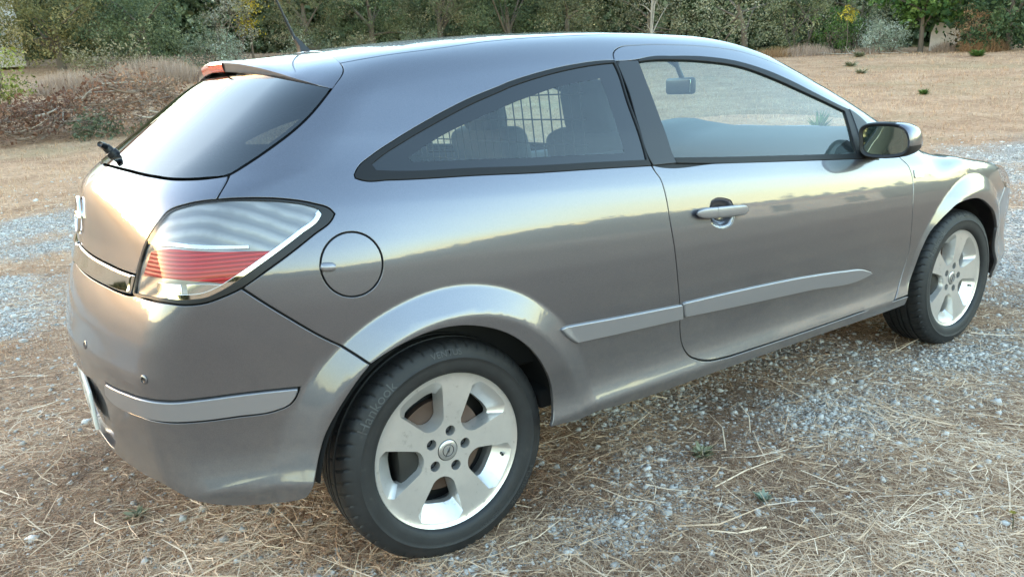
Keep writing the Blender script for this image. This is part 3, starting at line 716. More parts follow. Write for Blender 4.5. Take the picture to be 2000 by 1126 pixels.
for side in (0, 1):
    tl = empty('tail_light', (0, 0, 0), car)
    def one(name, q, m_, **kw):
        V, F, N = panel_arrays(q, **kw)
        if side: V, F, N = V * MIR, F[:, ::-1].copy(), N * MIR
        return mesh_np(name, V, F, m_, tl, N)
    one('lamp_surround', lamp, BLACK_PLASTIC, holes=[lens], h=.012, gap=.0015, off=.0, depth=.007)
    one('lens', lens, LENS, h=.012, gap=.0005, off=.002, depth=0)
    one('reflector', lens, LAMP_GREY, h=.012, gap=0, off=-.006, depth=0)
    one('red_band', lampred, RED_RIB, h=.012, gap=.002, off=-.003, depth=.006, bev=.003)
    hi = cat_(dp((-.600, -.640, .953), (-.588, -.668, .9565), (-.542, -.731, .952), (-.485, -.766, .946), (-.440, -.785, .942)),
              dp((-.440, -.785, .936), (-.485, -.766, .939), (-.542, -.731, .944), (-.588, -.668, .9485), (-.602, -.640, .945)))
    one('bright_bar', hi, LAMP_CHROME, h=.01, gap=0, off=-.0015, depth=.006)
    li = inset(lens, .0085)
    if np.linalg.norm(li[0] - lens[0]) > .05: li = li[::-1]
    j_ = [int(np.argmin(np.linalg.norm(li - lens[i], axis=1))) for i in range(6, 17)]
    one('chrome_rim', cat_(lens[6:17], li[j_][::-1]), CHROME, h=.008, gap=.0006, off=-.001, depth=.006)
    low = cat_(dp((-.575, -.735, .868), (-.536, -.758, .866), (-.500, -.772, .860), (-.520, -.766, .842), (-.575, -.737, .838)))
    one('reverse_lamp', low, LAMP_CHROME, h=.012, gap=.001, off=-.0025, depth=.006, bev=.003)
    low2 = dp((-.625, -.655, .868), (-.585, -.725, .868), (-.585, -.728, .838), (-.628, -.66, .841))
    one('lower_reflector', low2, LAMP_CHROME, h=.012, gap=.001, off=-.003, depth=.005, bev=.003)

# ------------------------------------------------------------------ wheels
def polar(r, a): return np.stack([r * np.cos(a), r * np.sin(a)], -1)
def rim_mesh():
    parts_face = []
    W0 = np.array([(.074, 0), (.078, .017), (.090, .032), (.135, .052), (.178, .070), (.1965, .059), (.2025, .037), (.2050, 0)])
    W1 = np.array([(.083, 0), (.086, .015), (.096, .029), (.125, .042), (.148, .052), (.157, .046), (.1615, .030), (.163, 0)])
    def loop(W, ang, n):
        L = np.concatenate([W, (W * [1, -1])[-2:0:-1]])
        q = spline(L, .004, True, 26)
        # constant vertex count
        d = np.r_[0, np.cumsum(np.linalg.norm(np.diff(np.r_[q, q[:1]], axis=0), axis=1))]
        t = np.linspace(0, d[-1], n, endpoint=False)
        qq = np.r_[q, q[:1]]
        q = np.stack([np.interp(t, d, qq[:, 0]), np.interp(t, d, qq[:, 1])], -1)
        c, s_ = math.cos(ang), math.sin(ang)
        return np.stack([q[:, 0] * c - q[:, 1] * s_, q[:, 0] * s_ + q[:, 1] * c], -1)
    ofn = lambda r: np.interp(r, [0, .03, .06, .12, .19, .205, .2135], [.0745, .0745, .075, .0795, .0825, .0835, .0855])
    wins = [math.radians(40 + 72 * k) for k in range(5)]
    lugs = [math.radians(76 + 72 * k) for k in range(5)]
    NW = 72
    holes = [loop(W0, a, NW) for a in wins]
    inner = [loop(W1, a, NW) for a in wins]
    lug_l = [polar(.0148, np.arange(20) * 2 * np.pi / 20) + polar(np.array([.055]), np.array([a])) for a in lugs]
    outer = polar(np.full(140, .2135), np.arange(140) * 2 * np.pi / 140)
    centre = polar(np.full(48, .0305), np.arange(48) * 2 * np.pi / 48)
    loops = [outer] + holes + lug_l + [centre]
    rr, aa = np.meshgrid(np.linspace(.034, .210, 22), np.arange(120) * 2 * np.pi / 120)
    G = polar(rr.ravel(), aa.ravel())
    keep = np.ones(len(G), bool)
    for L in loops[1:]: keep &= ~inside(L, G)
    G = G[keep]; allb = np.concatenate(loops); G = G[~near_boundary(allb, G, .005)]
    pts = np.concatenate([allb, G]); edges = []; o = 0
    for L in loops:
        n = len(L); edges += [(o + i, o + (i + 1) % n) for i in range(n)]; o += n
    res = delaunay_2d_cdt([Vector(p) for p in pts], edges, [], 0, 1e-7)
    vo = np.array([tuple(v) for v in res[0]]); T = np.array([f for f in res[2] if len(f) == 3])
    cen = vo[T].mean(1); k = np.hypot(cen[:, 0], cen[:, 1]) < .2135
    for L in loops[1:]: k &= ~inside(L, cen)
    T = T[k]
    V = np.stack([vo[:, 0], -ofn(np.hypot(vo[:, 0], vo[:, 1])), vo[:, 1]], -1)
    F = [tuple(f) for f in T]
    parts = [(V, F)]
    def ring(A, oa, B, ob):
        n = len(A)
        Va = np.stack([A[:, 0], -oa, A[:, 1]], -1); Vb = np.stack([B[:, 0], -ob, B[:, 1]], -1)
        parts.append((np.concatenate([Va, Vb]), [(i, (i + 1) % n, n + (i + 1) % n, n + i) for i in range(n)]))
    for A, B in zip(holes, inner):
        oa = ofn(np.hypot(A[:, 0], A[:, 1]))
        ring(A, oa, B, oa * 0 + .046)
        ring(B, oa * 0 + .046, B * .99, oa * 0 + .028)
    for A in lug_l:
        oa = ofn(np.hypot(A[:, 0], A[:, 1])); ring(A, oa, A, oa - .024)
    ring(centre, np.full(48, .0745), centre, np.full(48, .06))
    prof = [(.2135, -.0855), (.2165, -.0875), (.2185, -.0885), (.2200, -.0875), (.2205, -.084), (.2190, -.080), (.206, -.072), (.198, -.05), (.194, -.01), (.196, .05), (.21, .08), (.219, .085)]
    parts.append(lathe_np(prof, 140))
    parts[-1] = (parts[-1][0], [tuple(f) for f in parts[-1][1]])
    inn = [(.212, -.078), (.200, -.068), (.192, -.04), (.188, .06)]
    vv, ff = lathe_np(inn, 100); parts.append((vv, [tuple(f) for f in ff]))
    return join_parts(parts), lugs
RIM, LUGS = rim_mesh()
def tyre_mesh():
    half = [(.2195, .0865), (.2225, .0955), (.229, .1005), (.240, .1035), (.254, .1045), (.262, .1048), (.2635, .1058), (.2655, .1058), (.267, .1045), (.278, .1015), (.289, .0965), (.297, .0915), (.3025, .0855), (.3060, .078), (.3082, .068), (.3095, .0560), (.3098, .0480), (.3035, .0470), (.3035, .0385), (.3108, .0375), (.3115, .0240), (.3118, .0150), (.3050, .0142), (.3050, .0055), (.3120, .0045), (.3120, 0)]
    prof = [(r, -o) for r, o in half] + [(r, o) for r, o in half[-2::-1]]
    n = 448
    V, F = lathe_np(prof, n)
    k = len(prof); V = V.reshape(n, k, 3)
    seg = np.arange(n) % 8
    pr = np.array(prof)
    sh = (np.abs(pr[:, 1]) > .0555) & (np.abs(pr[:, 1]) < .092) & (pr[:, 0] > .29)
    mid = (np.abs(pr[:, 1]) < .036) & (np.abs(pr[:, 1]) > .016)
    for j in range(k):
        if sh[j] or mid[j]:
            sh_ = int(round((abs(pr[j, 1]) - .055) / .012))
            g = ((np.arange(n) + sh_) % 8) == 0
            if mid[j]: g &= (np.arange(n) % 16) < 8
            V[g, j, 0] *= (pr[j, 0] - .0055) / pr[j, 0]; V[g, j, 2] *= (pr[j, 0] - .0055) / pr[j, 0]
    V = V.reshape(-1, 3)
    fl = V[:, 2] < -.3005
    V[fl, 2] = -.3005 - .12 * (-.3005 - V[fl, 2])
    return V, F
TYV, TYF = tyre_mesh()
def text_arrays(body, size, extrude=.0):
    cu = bpy.data.curves.new('t', 'FONT'); cu.body = body; cu.size = size; cu.extrude = extrude
    ob = bpy.data.objects.new('t', cu); col.objects.link(ob)
    bpy.context.view_layer.update()
    me = ob.evaluated_get(bpy.context.evaluated_depsgraph_get()).to_mesh()
    V = np.array([tuple(v.co) for v in me.vertices]); F = [tuple(p.vertices) for p in me.polygons]
    bpy.data.objects.remove(ob); bpy.data.curves.remove(cu)
    return V, F
RUBBER_RAISED = simple('raised_tyre_lettering', (.042, .042, .043), .5)
def side_text():
    parts = []
    for body, size, a0, r0, st in (('Hankook', .034, 152, .2675, 1.18), ('VENTUS', .022, 97, .2745, 1.15), ('205/55 R16', .014, -60, .250, 1.1), ('Hankook', .030, -25, .2675, 1.18)):
        V, F = text_arrays(body, size, .0)
        if not len(V): continue
        r = r0 + V[:, 1]
        a = math.radians(a0) - V[:, 0] * st / (r0 + .01)
        sag = np.interp(r, [.240, .254, .267, .278, .289, .297], [.1035, .1045, .1049, .1019, .0969, .0919])
        P = np.stack([r * np.cos(a), -(sag + .0012), r * np.sin(a)], -1)
        parts.append((P, F))
    return join_parts(parts)
TXT = side_text()
BRAKE = simple('rusty_brake_disc', (.10, .065, .05), .5, .6)
DARK_METAL = simple('dark_steel', (.03, .028, .026), .55, .5)
BOLT = simple('wheel_bolt', (.06, .06, .062), .4, .8)
CAP = simple('hub_cap_silver', (.44, .43, .42), .3, .7, Coat_Weight=.5)
EMB = simple('emblem_grey', (.10, .10, .105), .3, .8)
def emblem_parts(R, w, h, to3, zz=1.0):
    """ring and lightning bar, in plane coordinates (u,v,height)"""
    n = 56; a = np.arange(n) * 2 * np.pi / n
    prof = [(R - w, 0), (R - w * .8, h), (R - w * .2, h), (R, 0)]
    P, F = [], []
    for r, hh in prof: P.append(np.stack([r * np.cos(a), r * np.sin(a), np.full(n, hh)], -1))
    k = len(prof)
    for j in range(k - 1):
        F += [(j * n + i, j * n + (i + 1) % n, (j + 1) * n + (i + 1) % n, (j + 1) * n + i) for i in range(n)]
    ring = (to3(np.concatenate(P)), F)
    z = np.array([(-1.28, .02), (.42, .26), (.12, .03), (1.28, -.02), (-.42, -.26), (-.12, -.03)]) * R * zz
    m_ = len(z)
    B = np.concatenate([np.c_[z, np.zeros(m_)], np.c_[z * .96, np.full(m_, h * 1.15)]])
    FB = [(i, (i + 1) % m_, m_ + (i + 1) % m_, m_ + i) for i in range(m_)] + [(m_, m_ + 1, m_ + 2), (m_, m_ + 2, m_ + 5), (m_ + 2, m_ + 3, m_ + 4), (m_ + 2, m_ + 4, m_ + 5)]
    return ring, (to3(B), FB)
_wheel_meshes = {}
def wheel(loc, left, steer=0.0, camber=1.2):
    root = empty('wheel', loc, car)
    root.rotation_euler = Matrix.Rotation(math.radians(180) if left else 0, 3, 'Z').to_euler()
    root.rotation_euler = (math.radians(-camber if not left else camber), 0, math.radians(180 if left else 0) + steer)
    def sub(name, build, m_, angle=None):
        if name not in _wheel_meshes:
            V, F = build()
            o = mesh_np(name, V, F, m_, root)
            if angle: shade_sharp(o.data, angle)
            _wheel_meshes[name] = o.data
            return o
        o = bpy.data.objects.new(name, _wheel_meshes[name])
        return link(o, root)
    sub('tyre', lambda: (TYV, TYF), RUBBER, 35)
    t = sub('sidewall_lettering', lambda: TXT, RUBBER_RAISED); t['kind'] = 'stuff'
    sub('rim', lambda: RIM, ALLOY, 24)
    def disc():
        vv, ff = lathe_np([(.06, -.038), (.07, -.026), (.132, -.026), (.132, -.006), (.06, -.006)], 64); return vv, ff
    sub('brake_disc', disc, BRAKE, 30)
    def cal():
        bm = bmesh.new(); add_box(bm, (-.105, -.022, -.03), (.07, .07, .13), .012)
        add_box(bm, (0, .03, 0), (.10, .06, .10), .01)
        V = [tuple(v.co) for v in bm.verts]; bm.verts.index_update(); F = [tuple(v.index for v in f.verts) for f in bm.faces]; bm.free(); return V, F
    sub('brake_caliper', cal, DARK_METAL, 30)
    def drum():
        return lathe_np([(.0, -.03), (.075, -.03), (.078, -.02), (.078, .0), (.19, .03), (.19, .05)], 48)
    sub('hub', drum, DARK_METAL, 30)
    for k, a in enumerate(LUGS):
        def bolt(a=a):
            vv, ff = lathe_np([(.0, -.060), (.007, -.060), (.0085, -.058), (.0088, -.045), (.0125, -.044)], 6, (.055 * math.cos(a), 0, .055 * math.sin(a))); return vv, ff
        o_ = sub('wheel_bolt%d' % k, bolt, BOLT); o_.name = 'wheel_bolt'
    def cap():
        return lathe_np([(0.0, -.0785), (.018, -.0783), (.0265, -.077), (.0282, -.0755), (.0285, -.065)], 48)
    sub('hub_cap', cap, CAP, 40)
    ca, sa = math.cos(math.radians(62)), math.sin(math.radians(62))
    to3 = lambda P: np.stack([P[:, 0] * ca - P[:, 1] * sa, -.0782 - P[:, 2], P[:, 0] * sa + P[:, 1] * ca], -1)
    sub('emblem_ring', lambda: emblem_parts(.0175, .0026, .0012, to3)[0], EMB)
    sub('emblem_bar', lambda: emblem_parts(.0175, .0026, .0012, to3)[1], EMB)
    def valve():
        p = np.array([(.173, -.066, -.069), (.168, -.082, -.067)]); return tube_np(p, [.004, .004], 8)
    sub('valve', valve, BLACK_PLASTIC)
    return root
def shade_sharp(me, ang):
    bm = bmesh.new(); bm.from_mesh(me)
    bmesh.ops.remove_doubles(bm, verts=bm.verts[:], dist=1e-5)
    bmesh.ops.recalc_face_normals(bm, faces=bm.faces[:])
    for f in bm.faces: f.smooth = True
    for e in bm.edges:
        e.smooth = not (len(e.link_faces) == 2 and e.calc_face_angle(0) > math.radians(ang))
    bm.to_mesh(me); bm.free(); me.update()
wheel((0, -.735, .304), False, 0, 1.4)
wheel((2.614, -.735, .304), False, 0, .8)
wheel((0, .735, .304), True, 0, 1.4)
wheel((2.614, .735, .304), True, 0, .8)
# wheel wells
for x0 in (0.0, 2.614):
    for sgn in (-1, 1):
        n = 28; a = np.linspace(.12, math.pi - .14, n)
        def arc(r, y): return np.stack([x0 + r * np.cos(a) * (1.02), np.full(n, sgn * y), .304 + r * np.sin(a) * 1.0], -1)
        rows = [arc(.366, .855), arc(.385, .80), arc(.385, .56), arc(.02, .56)] if x0 < 1 else [arc(.352, .785), arc(.36, .70), arc(.36, .54), arc(.02, .54)]
        V = np.concatenate(rows); F = []
        for j in range(3): F += [(j * n + i, j * n + i + 1, (j + 1) * n + i + 1, (j + 1) * n + i) for i in range(n - 1)]
        mesh_np('wheel_arch_liner', V, F, WELL, car)

# ------------------------------------------------------------------ spoiler with high brake light
fr_q = spline(cat_(cb(1.39, -.03), sj[::-1], hatch[0:6]), .01, False)
FC, FN = pt(fr_q, -.001)
FC = FC[:, :]
tl_k = np.array([(-.283, 0, 1.350), (-.277, -.12, 1.347), (-.268, -.25, 1.338), (-.248, -.392, 1.322), (-.215, -.545, 1.298), (-.178, -.620, 1.281), (-.150, -.646, 1.2715)])
def resample(P, n):
    d = np.r_[0, np.cumsum(np.linalg.norm(np.diff(P, axis=0), axis=1))]; t = np.linspace(0, d[-1], n)
    return np.stack([np.interp(t, d, P[:, i]) for i in range(3)], -1)
NS = 60
def sm3(P, n):
    q = resample(P, 200)
    for _ in range(40): q[1:-1] = (q[:-2] + 2 * q[1:-1] + q[2:]) / 4
    return resample(q, n)
Tl = sm3(tl_k + np.array([.005, 0, -.006]) * np.array([1, 1, 1, 1, .8, .4, 0])[:, None], NS)
fade = np.clip(1 - (np.abs(Tl[:, 1]) / .646) ** 3.5, 0, 1)[:, None]
Tu = Tl + fade * np.array([-.004, 0, .031])
# match the front joint to equal lateral fraction
Fq = sm3(FC, 300)
fy = np.abs(Fq[:, 1]); ty = np.abs(Tl[:, 1])
fi = np.interp(ty / ty[-1], np.maximum.accumulate(fy) / fy.max(), np.arange(300))
Fc = np.stack([np.interp(fi, np.arange(300), Fq[:, i]) for i in range(3)], -1)
rows = []
L_ = np.linalg.norm(Tu - Fc, axis=1, keepdims=True)
P1 = Fc + np.array([-1, 0, -.105]) * L_ * .55
for t in np.linspace(0, 1, 10): rows.append((1 - t)**2 * Fc + 2 * t * (1 - t) * P1 + t * t * Tu)
edge_r = Tu + fade * np.array([-.005, 0, -.005])
rows += [edge_r, Tl + fade * np.array([-.007, 0, .005]), Tl + fade * np.array([-.004, 0, .0]), Tl, Tl + np.array([.05, 0, .002])]
def loft(rows, mirror=True):
    k = len(rows); n = len(rows[0]); V = np.concatenate(rows)
    F = [(j * n + i, j * n + i + 1, (j + 1) * n + i + 1, (j + 1) * n + i) for j in range(k - 1) for i in range(n - 1)]
    if mirror:
        m_ = len(V); V = np.concatenate([V, V * MIR]); F += [tuple(m_ + i for i in f)[::-1] for f in F]
    return V, F
V, F = loft(rows)
sp = mesh_np('roof_spoiler', V, F, PAINT, car); shade_sharp(sp.data, 40)
# brake light set in the trailing face
bl = np.abs(Tl[:, 1]) < .14
off3 = np.array([-.0035, 0, 0])
V, F = loft([edge_r[bl] + off3 + [.004, 0, .003], edge_r[bl] + off3 + [0, 0, -.002], (edge_r[bl] * .5 + Tl[bl] * .5) + [-.007, 0, 0], Tl[bl] + [-.0095, 0, .005], Tl[bl] + [-.006, 0, .0]])
b3 = mesh_np('high_brake_light', V, F, simple('amber_red_lens', (.62, .075, .03), .1, Coat_Weight=1.0), sp); shade_sharp(b3.data, 50)

# ------------------------------------------------------------------ aerial, wiper, emblem, plate, sensors, handle, flap pull
bm = bmesh.new()
bw = [(.050, -.011), (.050, .011), (-.022, .019), (-.022, -.019)]
v0 = [bm.verts.new((.017 + x, y, 1.388 + .10 * (x + .02) )) for x, y in bw]
v1 = [bm.verts.new((.006 + x * .45, y * .8, 1.412 - x * .1)) for x, y in bw]
v2 = [bm.verts.new((-.013 + x * .14, y * .32, 1.446)) for x, y in bw]
for a_, b_ in ((v0, v1), (v1, v2)):
    for i in range(4): bm.faces.new((a_[i], a_[(i + 1) % 4], b_[(i + 1) % 4], b_[i]))
bm.faces.new(v2)
ant = bm_obj('aerial_base', bm, BLACK_PLASTIC, car, 60)
d_ = np.array([-.055, 0, .148]); d_ /= np.linalg.norm(d_)
p0 = np.array([-.012, 0, 1.438])
V, F = tube_np([p0, p0 + d_ * .02, p0 + d_ * .07, p0 + d_ * .08, p0 + d_ * .20, p0 + d_ * .42], [.0055, .0052, .0045, .0035, .0032, .0022], 10)
mesh_np('aerial_mast', V, F, BLACK_PLASTIC, ant)
# rear wiper: pivot boss and arm lying along the foot of the glass
q = dp((-.57, -.0, 1.118)); pv, pn = pt(q); pv, pn = pv[0], pn[0]
V1, F1 = tube_np([pv, pv + pn * .012, pv + pn * .014, pv + pn * .030, pv + pn * .034], [.017, .017, .013, .012, .007], 16)
wp = mesh_np('wiper_pivot', V1, F1, BLACK_PLASTIC, car); shade_sharp(wp.data, 40)
tip = pv + pn * .027
arm = [tip + np.array([-.018, -.026, .012]), tip + np.array([-.008, -.011, .006]), tip, tip + np.array([.012, .10, -.022]), tip + np.array([.045, .24, -.022]), tip + np.array([.085, .36, -.012])]
V, F = tube_np(arm, [.008, .0105, .0105, .008, .006, .004], 10)
wa = mesh_np('wiper_arm', V, F, BLACK_PLASTIC, wp)
bl_ = [tip + np.array([.03, .03, -.022]), tip + np.array([.06, .2, -.016]), tip + np.array([.12, .42, -.014])]
V, F = tube_np(bl_, [.004, .006, .004], 8); mesh_np('wiper_blade', V, F, BLACK_SEAL, wp)
# tailgate emblem
q = dp((-.705, -1e-6, .965)); ev, en = pt(q); ev, en = ev[0], en[0]; en[1] = 0
uu = np.array([0, -1.0, 0]); vv_ = np.cross(en, uu) * -1
if vv_[2] < 0: vv_ = -vv_
to3 = lambda P: ev + P[:, :1] * uu + P[:, 1:2] * vv_ + P[:, 2:] * en + en * .002 - np.abs(P[:, :1]) ** 2 * np.array([-.2, 0, 0])
ring, bar = emblem_parts(.055, .009, .008, to3)
r_ = mesh_np('emblem_ring', *ring, CHROME, tg); mesh_np('emblem_bar', *bar, CHROME, tg)
# number plate on the recessed panel
bm = bmesh.new(); add_box(bm, (-.783, 0, .462), (.010, .52, .112), .004)
pl = bm_obj('number_plate', bm, simple('plate_white', (.66, .65, .60), .35), bumper, 40)
V, F = text_arrays('NH', .115)
V3 = np.stack([np.full(len(V), -.7895), -(V[:, 0] * 1.0 + .085), .425 + V[:, 1]], -1)
t_ = mesh_np('plate_characters', V3, F, simple('plate_black', (.012, .012, .013), .4), pl, smooth=False); t_['kind'] = 'stuff'
V3 = np.stack([np.full(len(V), -.7895), -(V[:, 0] * 1.0 - .17), .425 + V[:, 1]], -1)
t_ = mesh_np('plate_characters', V3, F, bpy.data.materials['plate_black'], pl, smooth=False); t_['kind'] = 'stuff'
# parking sensors
for p in (OUT['sensor'][0], (-.785, -.30, .66)):
    q = dom([p])
    for sg in (1, -1):
        c_, n_ = pt(q); c_, n_ = c_[0], n_[0]
        V, F = tube_np([c_ - n_ * .004, c_ + n_ * .0015, c_ + n_ * .0025], [.0115, .0115, .0095], 20)
        o_ = mesh_np('parking_sensor', V * (MIR if sg < 0 else 1), F, PAINT, bumper); shade_sharp(o_.data, 30)
        V, F = tube_np([c_ + n_ * .001, c_ + n_ * .0032], [.0072, .0066], 18)
        mesh_np('sensor_face', V * (MIR if sg < 0 else 1), F, BLACK_PLASTIC, o_)
# door handles
for sd in (0, 1):
    V, Fp, N = panel_arrays(D('handle_pocket'), h=.007, gap=-.002, depth=0, off=-.003)
    qv = dom(V); qb = spline(D('handle_pocket'), .004)
    db_ = np.sqrt(((qv[:, None] - qb[None]) ** 2).sum(-1)).min(1)
    V = V - N * (.015 * S(0, .026, db_))[:, None]
    dpk = mesh_np('handle_pocket', V * (MIR if sd else 1), Fp[:, ::-1].copy() if sd else Fp, PAINT, door[sd])
    he = OUT['handle_ends']
    xs = np.linspace(.897, 1.133, 26)
    qs = dom([(x, -.86, float(np.interp(x, [.897, .969, 1.133], [.8375, .831, .819]))) for x in xs])
    Pc, Nc = pt(qs)
    sec = [(math.copysign(abs(math.cos(a)) ** .6, math.cos(a)), math.copysign(abs(math.sin(a)) ** .6, math.sin(a))) for a in np.arange(16) * 2 * np.pi / 16]
    rows = []
    for i, x in enumerate(xs):
        e = min(i, len(xs) - 1 - i) / 4.0; e = math.sqrt(max(0, 1 - (1 - min(1, e)) ** 2)) if e < 1 else 1
        o_ = .013 + .012 * math.sin(math.pi * i / (len(xs) - 1))
        hh = (.0165 + .0015 * math.sin(math.pi * i / 25)) * max(.25, e) ; tt = .0085 * max(.3, e)
        rows.append([Pc[i] + Nc[i] * (o_ + tt * sx) + np.array([0, 0, hh * sz]) for sx, sz in sec])
    V = np.array(rows).reshape(-1, 3); k = 16
    F = [(i * k + j, i * k + (j + 1) % k, (i + 1) * k + (j + 1) % k, (i + 1) * k + j) for i in range(len(xs) - 1) for j in range(k)]
    F += [tuple(range(k))[::-1], tuple(range((len(xs) - 1) * k, len(xs) * k))]
    cut = 8
    f_rear = [f for f in F if max(f) < (cut + 1) * k]; f_front = [f for f in F if min(f) >= cut * k and max(f) >= (cut + 1) * k]
    Vm = V * (MIR if sd else 1)
    def sub_mesh(nm, fs):
        used = sorted({i for f in fs for i in f}); mp = {u: i for i, u in enumerate(used)}
        o_ = mesh_np(nm, Vm[used], [tuple(mp[i] for i in f) for f in fs], PAINT_TRIM, door[sd]); shade_sharp(o_.data, 45); return o_
    sub_mesh('handle_escutcheon', f_rear)
    h_ = sub_mesh('door_handle', f_front)
    h_.location.x = .0015
# fuel flap finger pull
pp = np.array(OUT['pull']); qn, nn_ = pt(dom(pp))
V, F = tube_np(np.linspace(qn[0], qn[1], 6) + nn_[0] * .004, [.007, .0105, .011, .011, .0105, .006], 12)
fp = mesh_np('flap_pull', V, F, PAINT_TRIM, ff)
# side repeater
panel('side_repeater', D('ind'), simple('clear_repeater', (.72, .70, .68), .1, .3, Coat_Weight=1.0), car, 'RL', h=.01, gap=0, off=.005, depth=.006, bev=.003)

# ------------------------------------------------------------------ door mirrors
MIRROR_GLASS = simple('mirror_glass', (.27, .33, .33), .02, 1.0)
def sup(n, e1=.55, e2=.55):
    a = np.arange(n) * 2 * np.pi / n
    return np.stack([np.sign(np.cos(a)) * np.abs(np.cos(a)) ** e1, np.sign(np.sin(a)) * np.abs(np.sin(a)) ** e2], -1)
for sd in (0, 1):
    n = 48; S_ = sup(n)
    # outer end lower and rounder, inner top corner cut
    def sec(x, hw, hh, cy=-.900, cz=.984):
        Q = S_ * [hw, hh]
        top = Q[:, 1] > 0
        Q[top, 0] += .012 * (Q[top, 1] / hh)
        Q[:, 1] *= 1 - .10 * np.clip(-Q[:, 0] / hw, 0, 1)
        return np.stack([np.full(n, x) - .02 * (Q[:, 0] / .09), cy + Q[:, 0], cz + Q[:, 1]], -1)
    rows = [sec(1.852, .076, .052), sec(1.848, .080, .056), sec(1.846, .085, .061), sec(1.850, .0885, .0645), sec(1.862, .0905, .0665), sec(1.89, .0905, .0665), sec(1.925, .086, .063), sec(1.955, .076, .055), sec(1.975, .060, .043), sec(1.987, .038, .027), sec(1.991, .010, .008)]
    V = np.concatenate(rows) * (MIR if sd else 1)
    k = len(rows)
    F = [(j * n + i, j * n + (i + 1) % n, (j + 1) * n + (i + 1) % n, (j + 1) * n + i) for j in range(k - 1) for i in range(n)]
    F.append(tuple(range((k - 1) * n, k * n)))
    mroot = empty('door_mirror', (0, 0, 0), door[sd])
    capf, blkf = [], []
    for f in F:
        c_ = V[list(f)].mean(0)
        (capf if (c_[0] > 1.868 - .02 * ((abs(c_[1]) - .9) / -.09) * -1 and c_[2] > .962) else blkf).append(f)
    for nm, fs, mm_ in (('mirror_cap', capf, PAINT), ('mirror_shell', blkf, BLACK_PLASTIC)):
        used = sorted({i for f in fs for i in f}); mp = {u: i for i, u in enumerate(used)}
        o_ = mesh_np(nm, V[used], [tuple(mp[i] for i in f) for f in fs], mm_, mroot); shade_sharp(o_.data, 50)
    G = sec(1.855, .0755, .0515) * (MIR if sd else 1)
    G = np.concatenate([G, G.mean(0, keepdims=True) + [[.001, 0, 0]]])
    gm_ = mesh_np('mirror_glass', G, [(i, (i + 1) % n, n) for i in range(n)], MIRROR_GLASS, mroot)
    V, F = tube_np(np.array([(1.955, -.80, .935), (1.945, -.835, .938), (1.93, -.87, .945)]) * (MIR if sd else 1), [.030, .026, .022], 12)
    mesh_np('mirror_foot', V, F, BLACK_PLASTIC, mroot)
    V, F, N = panel_arrays(dom(OUT['sail']), h=.02, gap=0, off=.004, depth=.01)
    mesh_np('mirror_sail', V * (MIR if sd else 1), F[:, ::-1].copy() if sd else F, BLACK_PLASTIC, mroot, N * (MIR if sd else 1))

# ------------------------------------------------------------------ interior
FABRIC = simple('dark_seat_fabric', (.035, .038, .042), .9)
DASH = simple('grey_dashboard', (.075, .08, .085), .7)
LINER = simple('grey_headlining', (.32, .32, .31), .95)
CARPET = simple('dark_carpet', (.016, .016, .017), .95)
def rbox(name, c, s, m_, bev=.03, rot=None, parent=car, seg=3):
    bm = bmesh.new(); add_box(bm, c, s, bev, rot, seg); return bm_obj(name, bm, m_, parent, 50)
rbox('floor_pan', (1.28, 0, .33), (1.85, 1.50, .06), CARPET, .01)
rbox('boot_floor', (-.18, 0, .42), (.95, 1.05, .06), CARPET, .01)
rbox('engine_undertray', (2.75, 0, .30), (.95, 1.05, .05), CARPET, .01)
for sg in (-1, 1): rbox('inner_door_card', (1.42, sg * .735, .62), (1.5, .05, .62), DASH, .015)
for sg in (-1, 1): rbox('inner_side_panel', (.20, sg * .69, .74), (1.15, .05, .60), CARPET, .015)
rbox('firewall', (2.36, 0, .62), (.04, 1.40, .72), CARPET, .01)
rbox('rear_valance', (-.50, 0, .66), (.04, 1.15, .62), CARPET, .01)
rbox('load_floor', (.12, 0, .60), (1.2, 1.15, .04), CARPET, .01)
ry = lambda a: Matrix.Rotation(math.radians(a), 3, 'Y')
for sg in (-1, 1):
    st = empty('front_seat', (0, 0, 0), car)
    rbox('seat_cushion', (1.28, sg * .37, .52), (.52, .50, .16), FABRIC, .05, ry(-6), st)
    rbox('backrest', (.975, sg * .37, .80), (.13, .50, .60), FABRIC, .05, ry(-14), st)
    rbox('headrest', (.90, sg * .37, 1.165), (.10, .27, .19), FABRIC, .045, ry(-10), st)
    for s2 in (-1, 1):
        V, F = tube_np([(.935, sg * .37 + s2 * .06, 1.02), (.908, sg * .37 + s2 * .06, 1.12)], .006, 8)
        mesh_np('headrest_post', V, F, CHROME, st)
# steel grille behind the seats
GR = simple('black_wire', (.02, .02, .02), .5)
gr = empty('cargo_grille', (0, 0, 0), car)
for y in np.arange(-.60, .601, .055):
    V, F = tube_np([(.70, y, .80), (.66, y, 1.30)], .0025, 6); mesh_np('wire', V, F, GR, gr)
for z in np.arange(.82, 1.31, .08):
    V, F = tube_np([(.70 - (z - .8) * .08, -.62, z), (.70 - (z - .8) * .08, .62, z)], .0025, 6); mesh_np('wire', V, F, GR, gr)
rbox('grille_rail', (.71, 0, .93), (.03, 1.24, .035), simple('grey_rail', (.25, .26, .26), .4, .5), .008, None, gr)
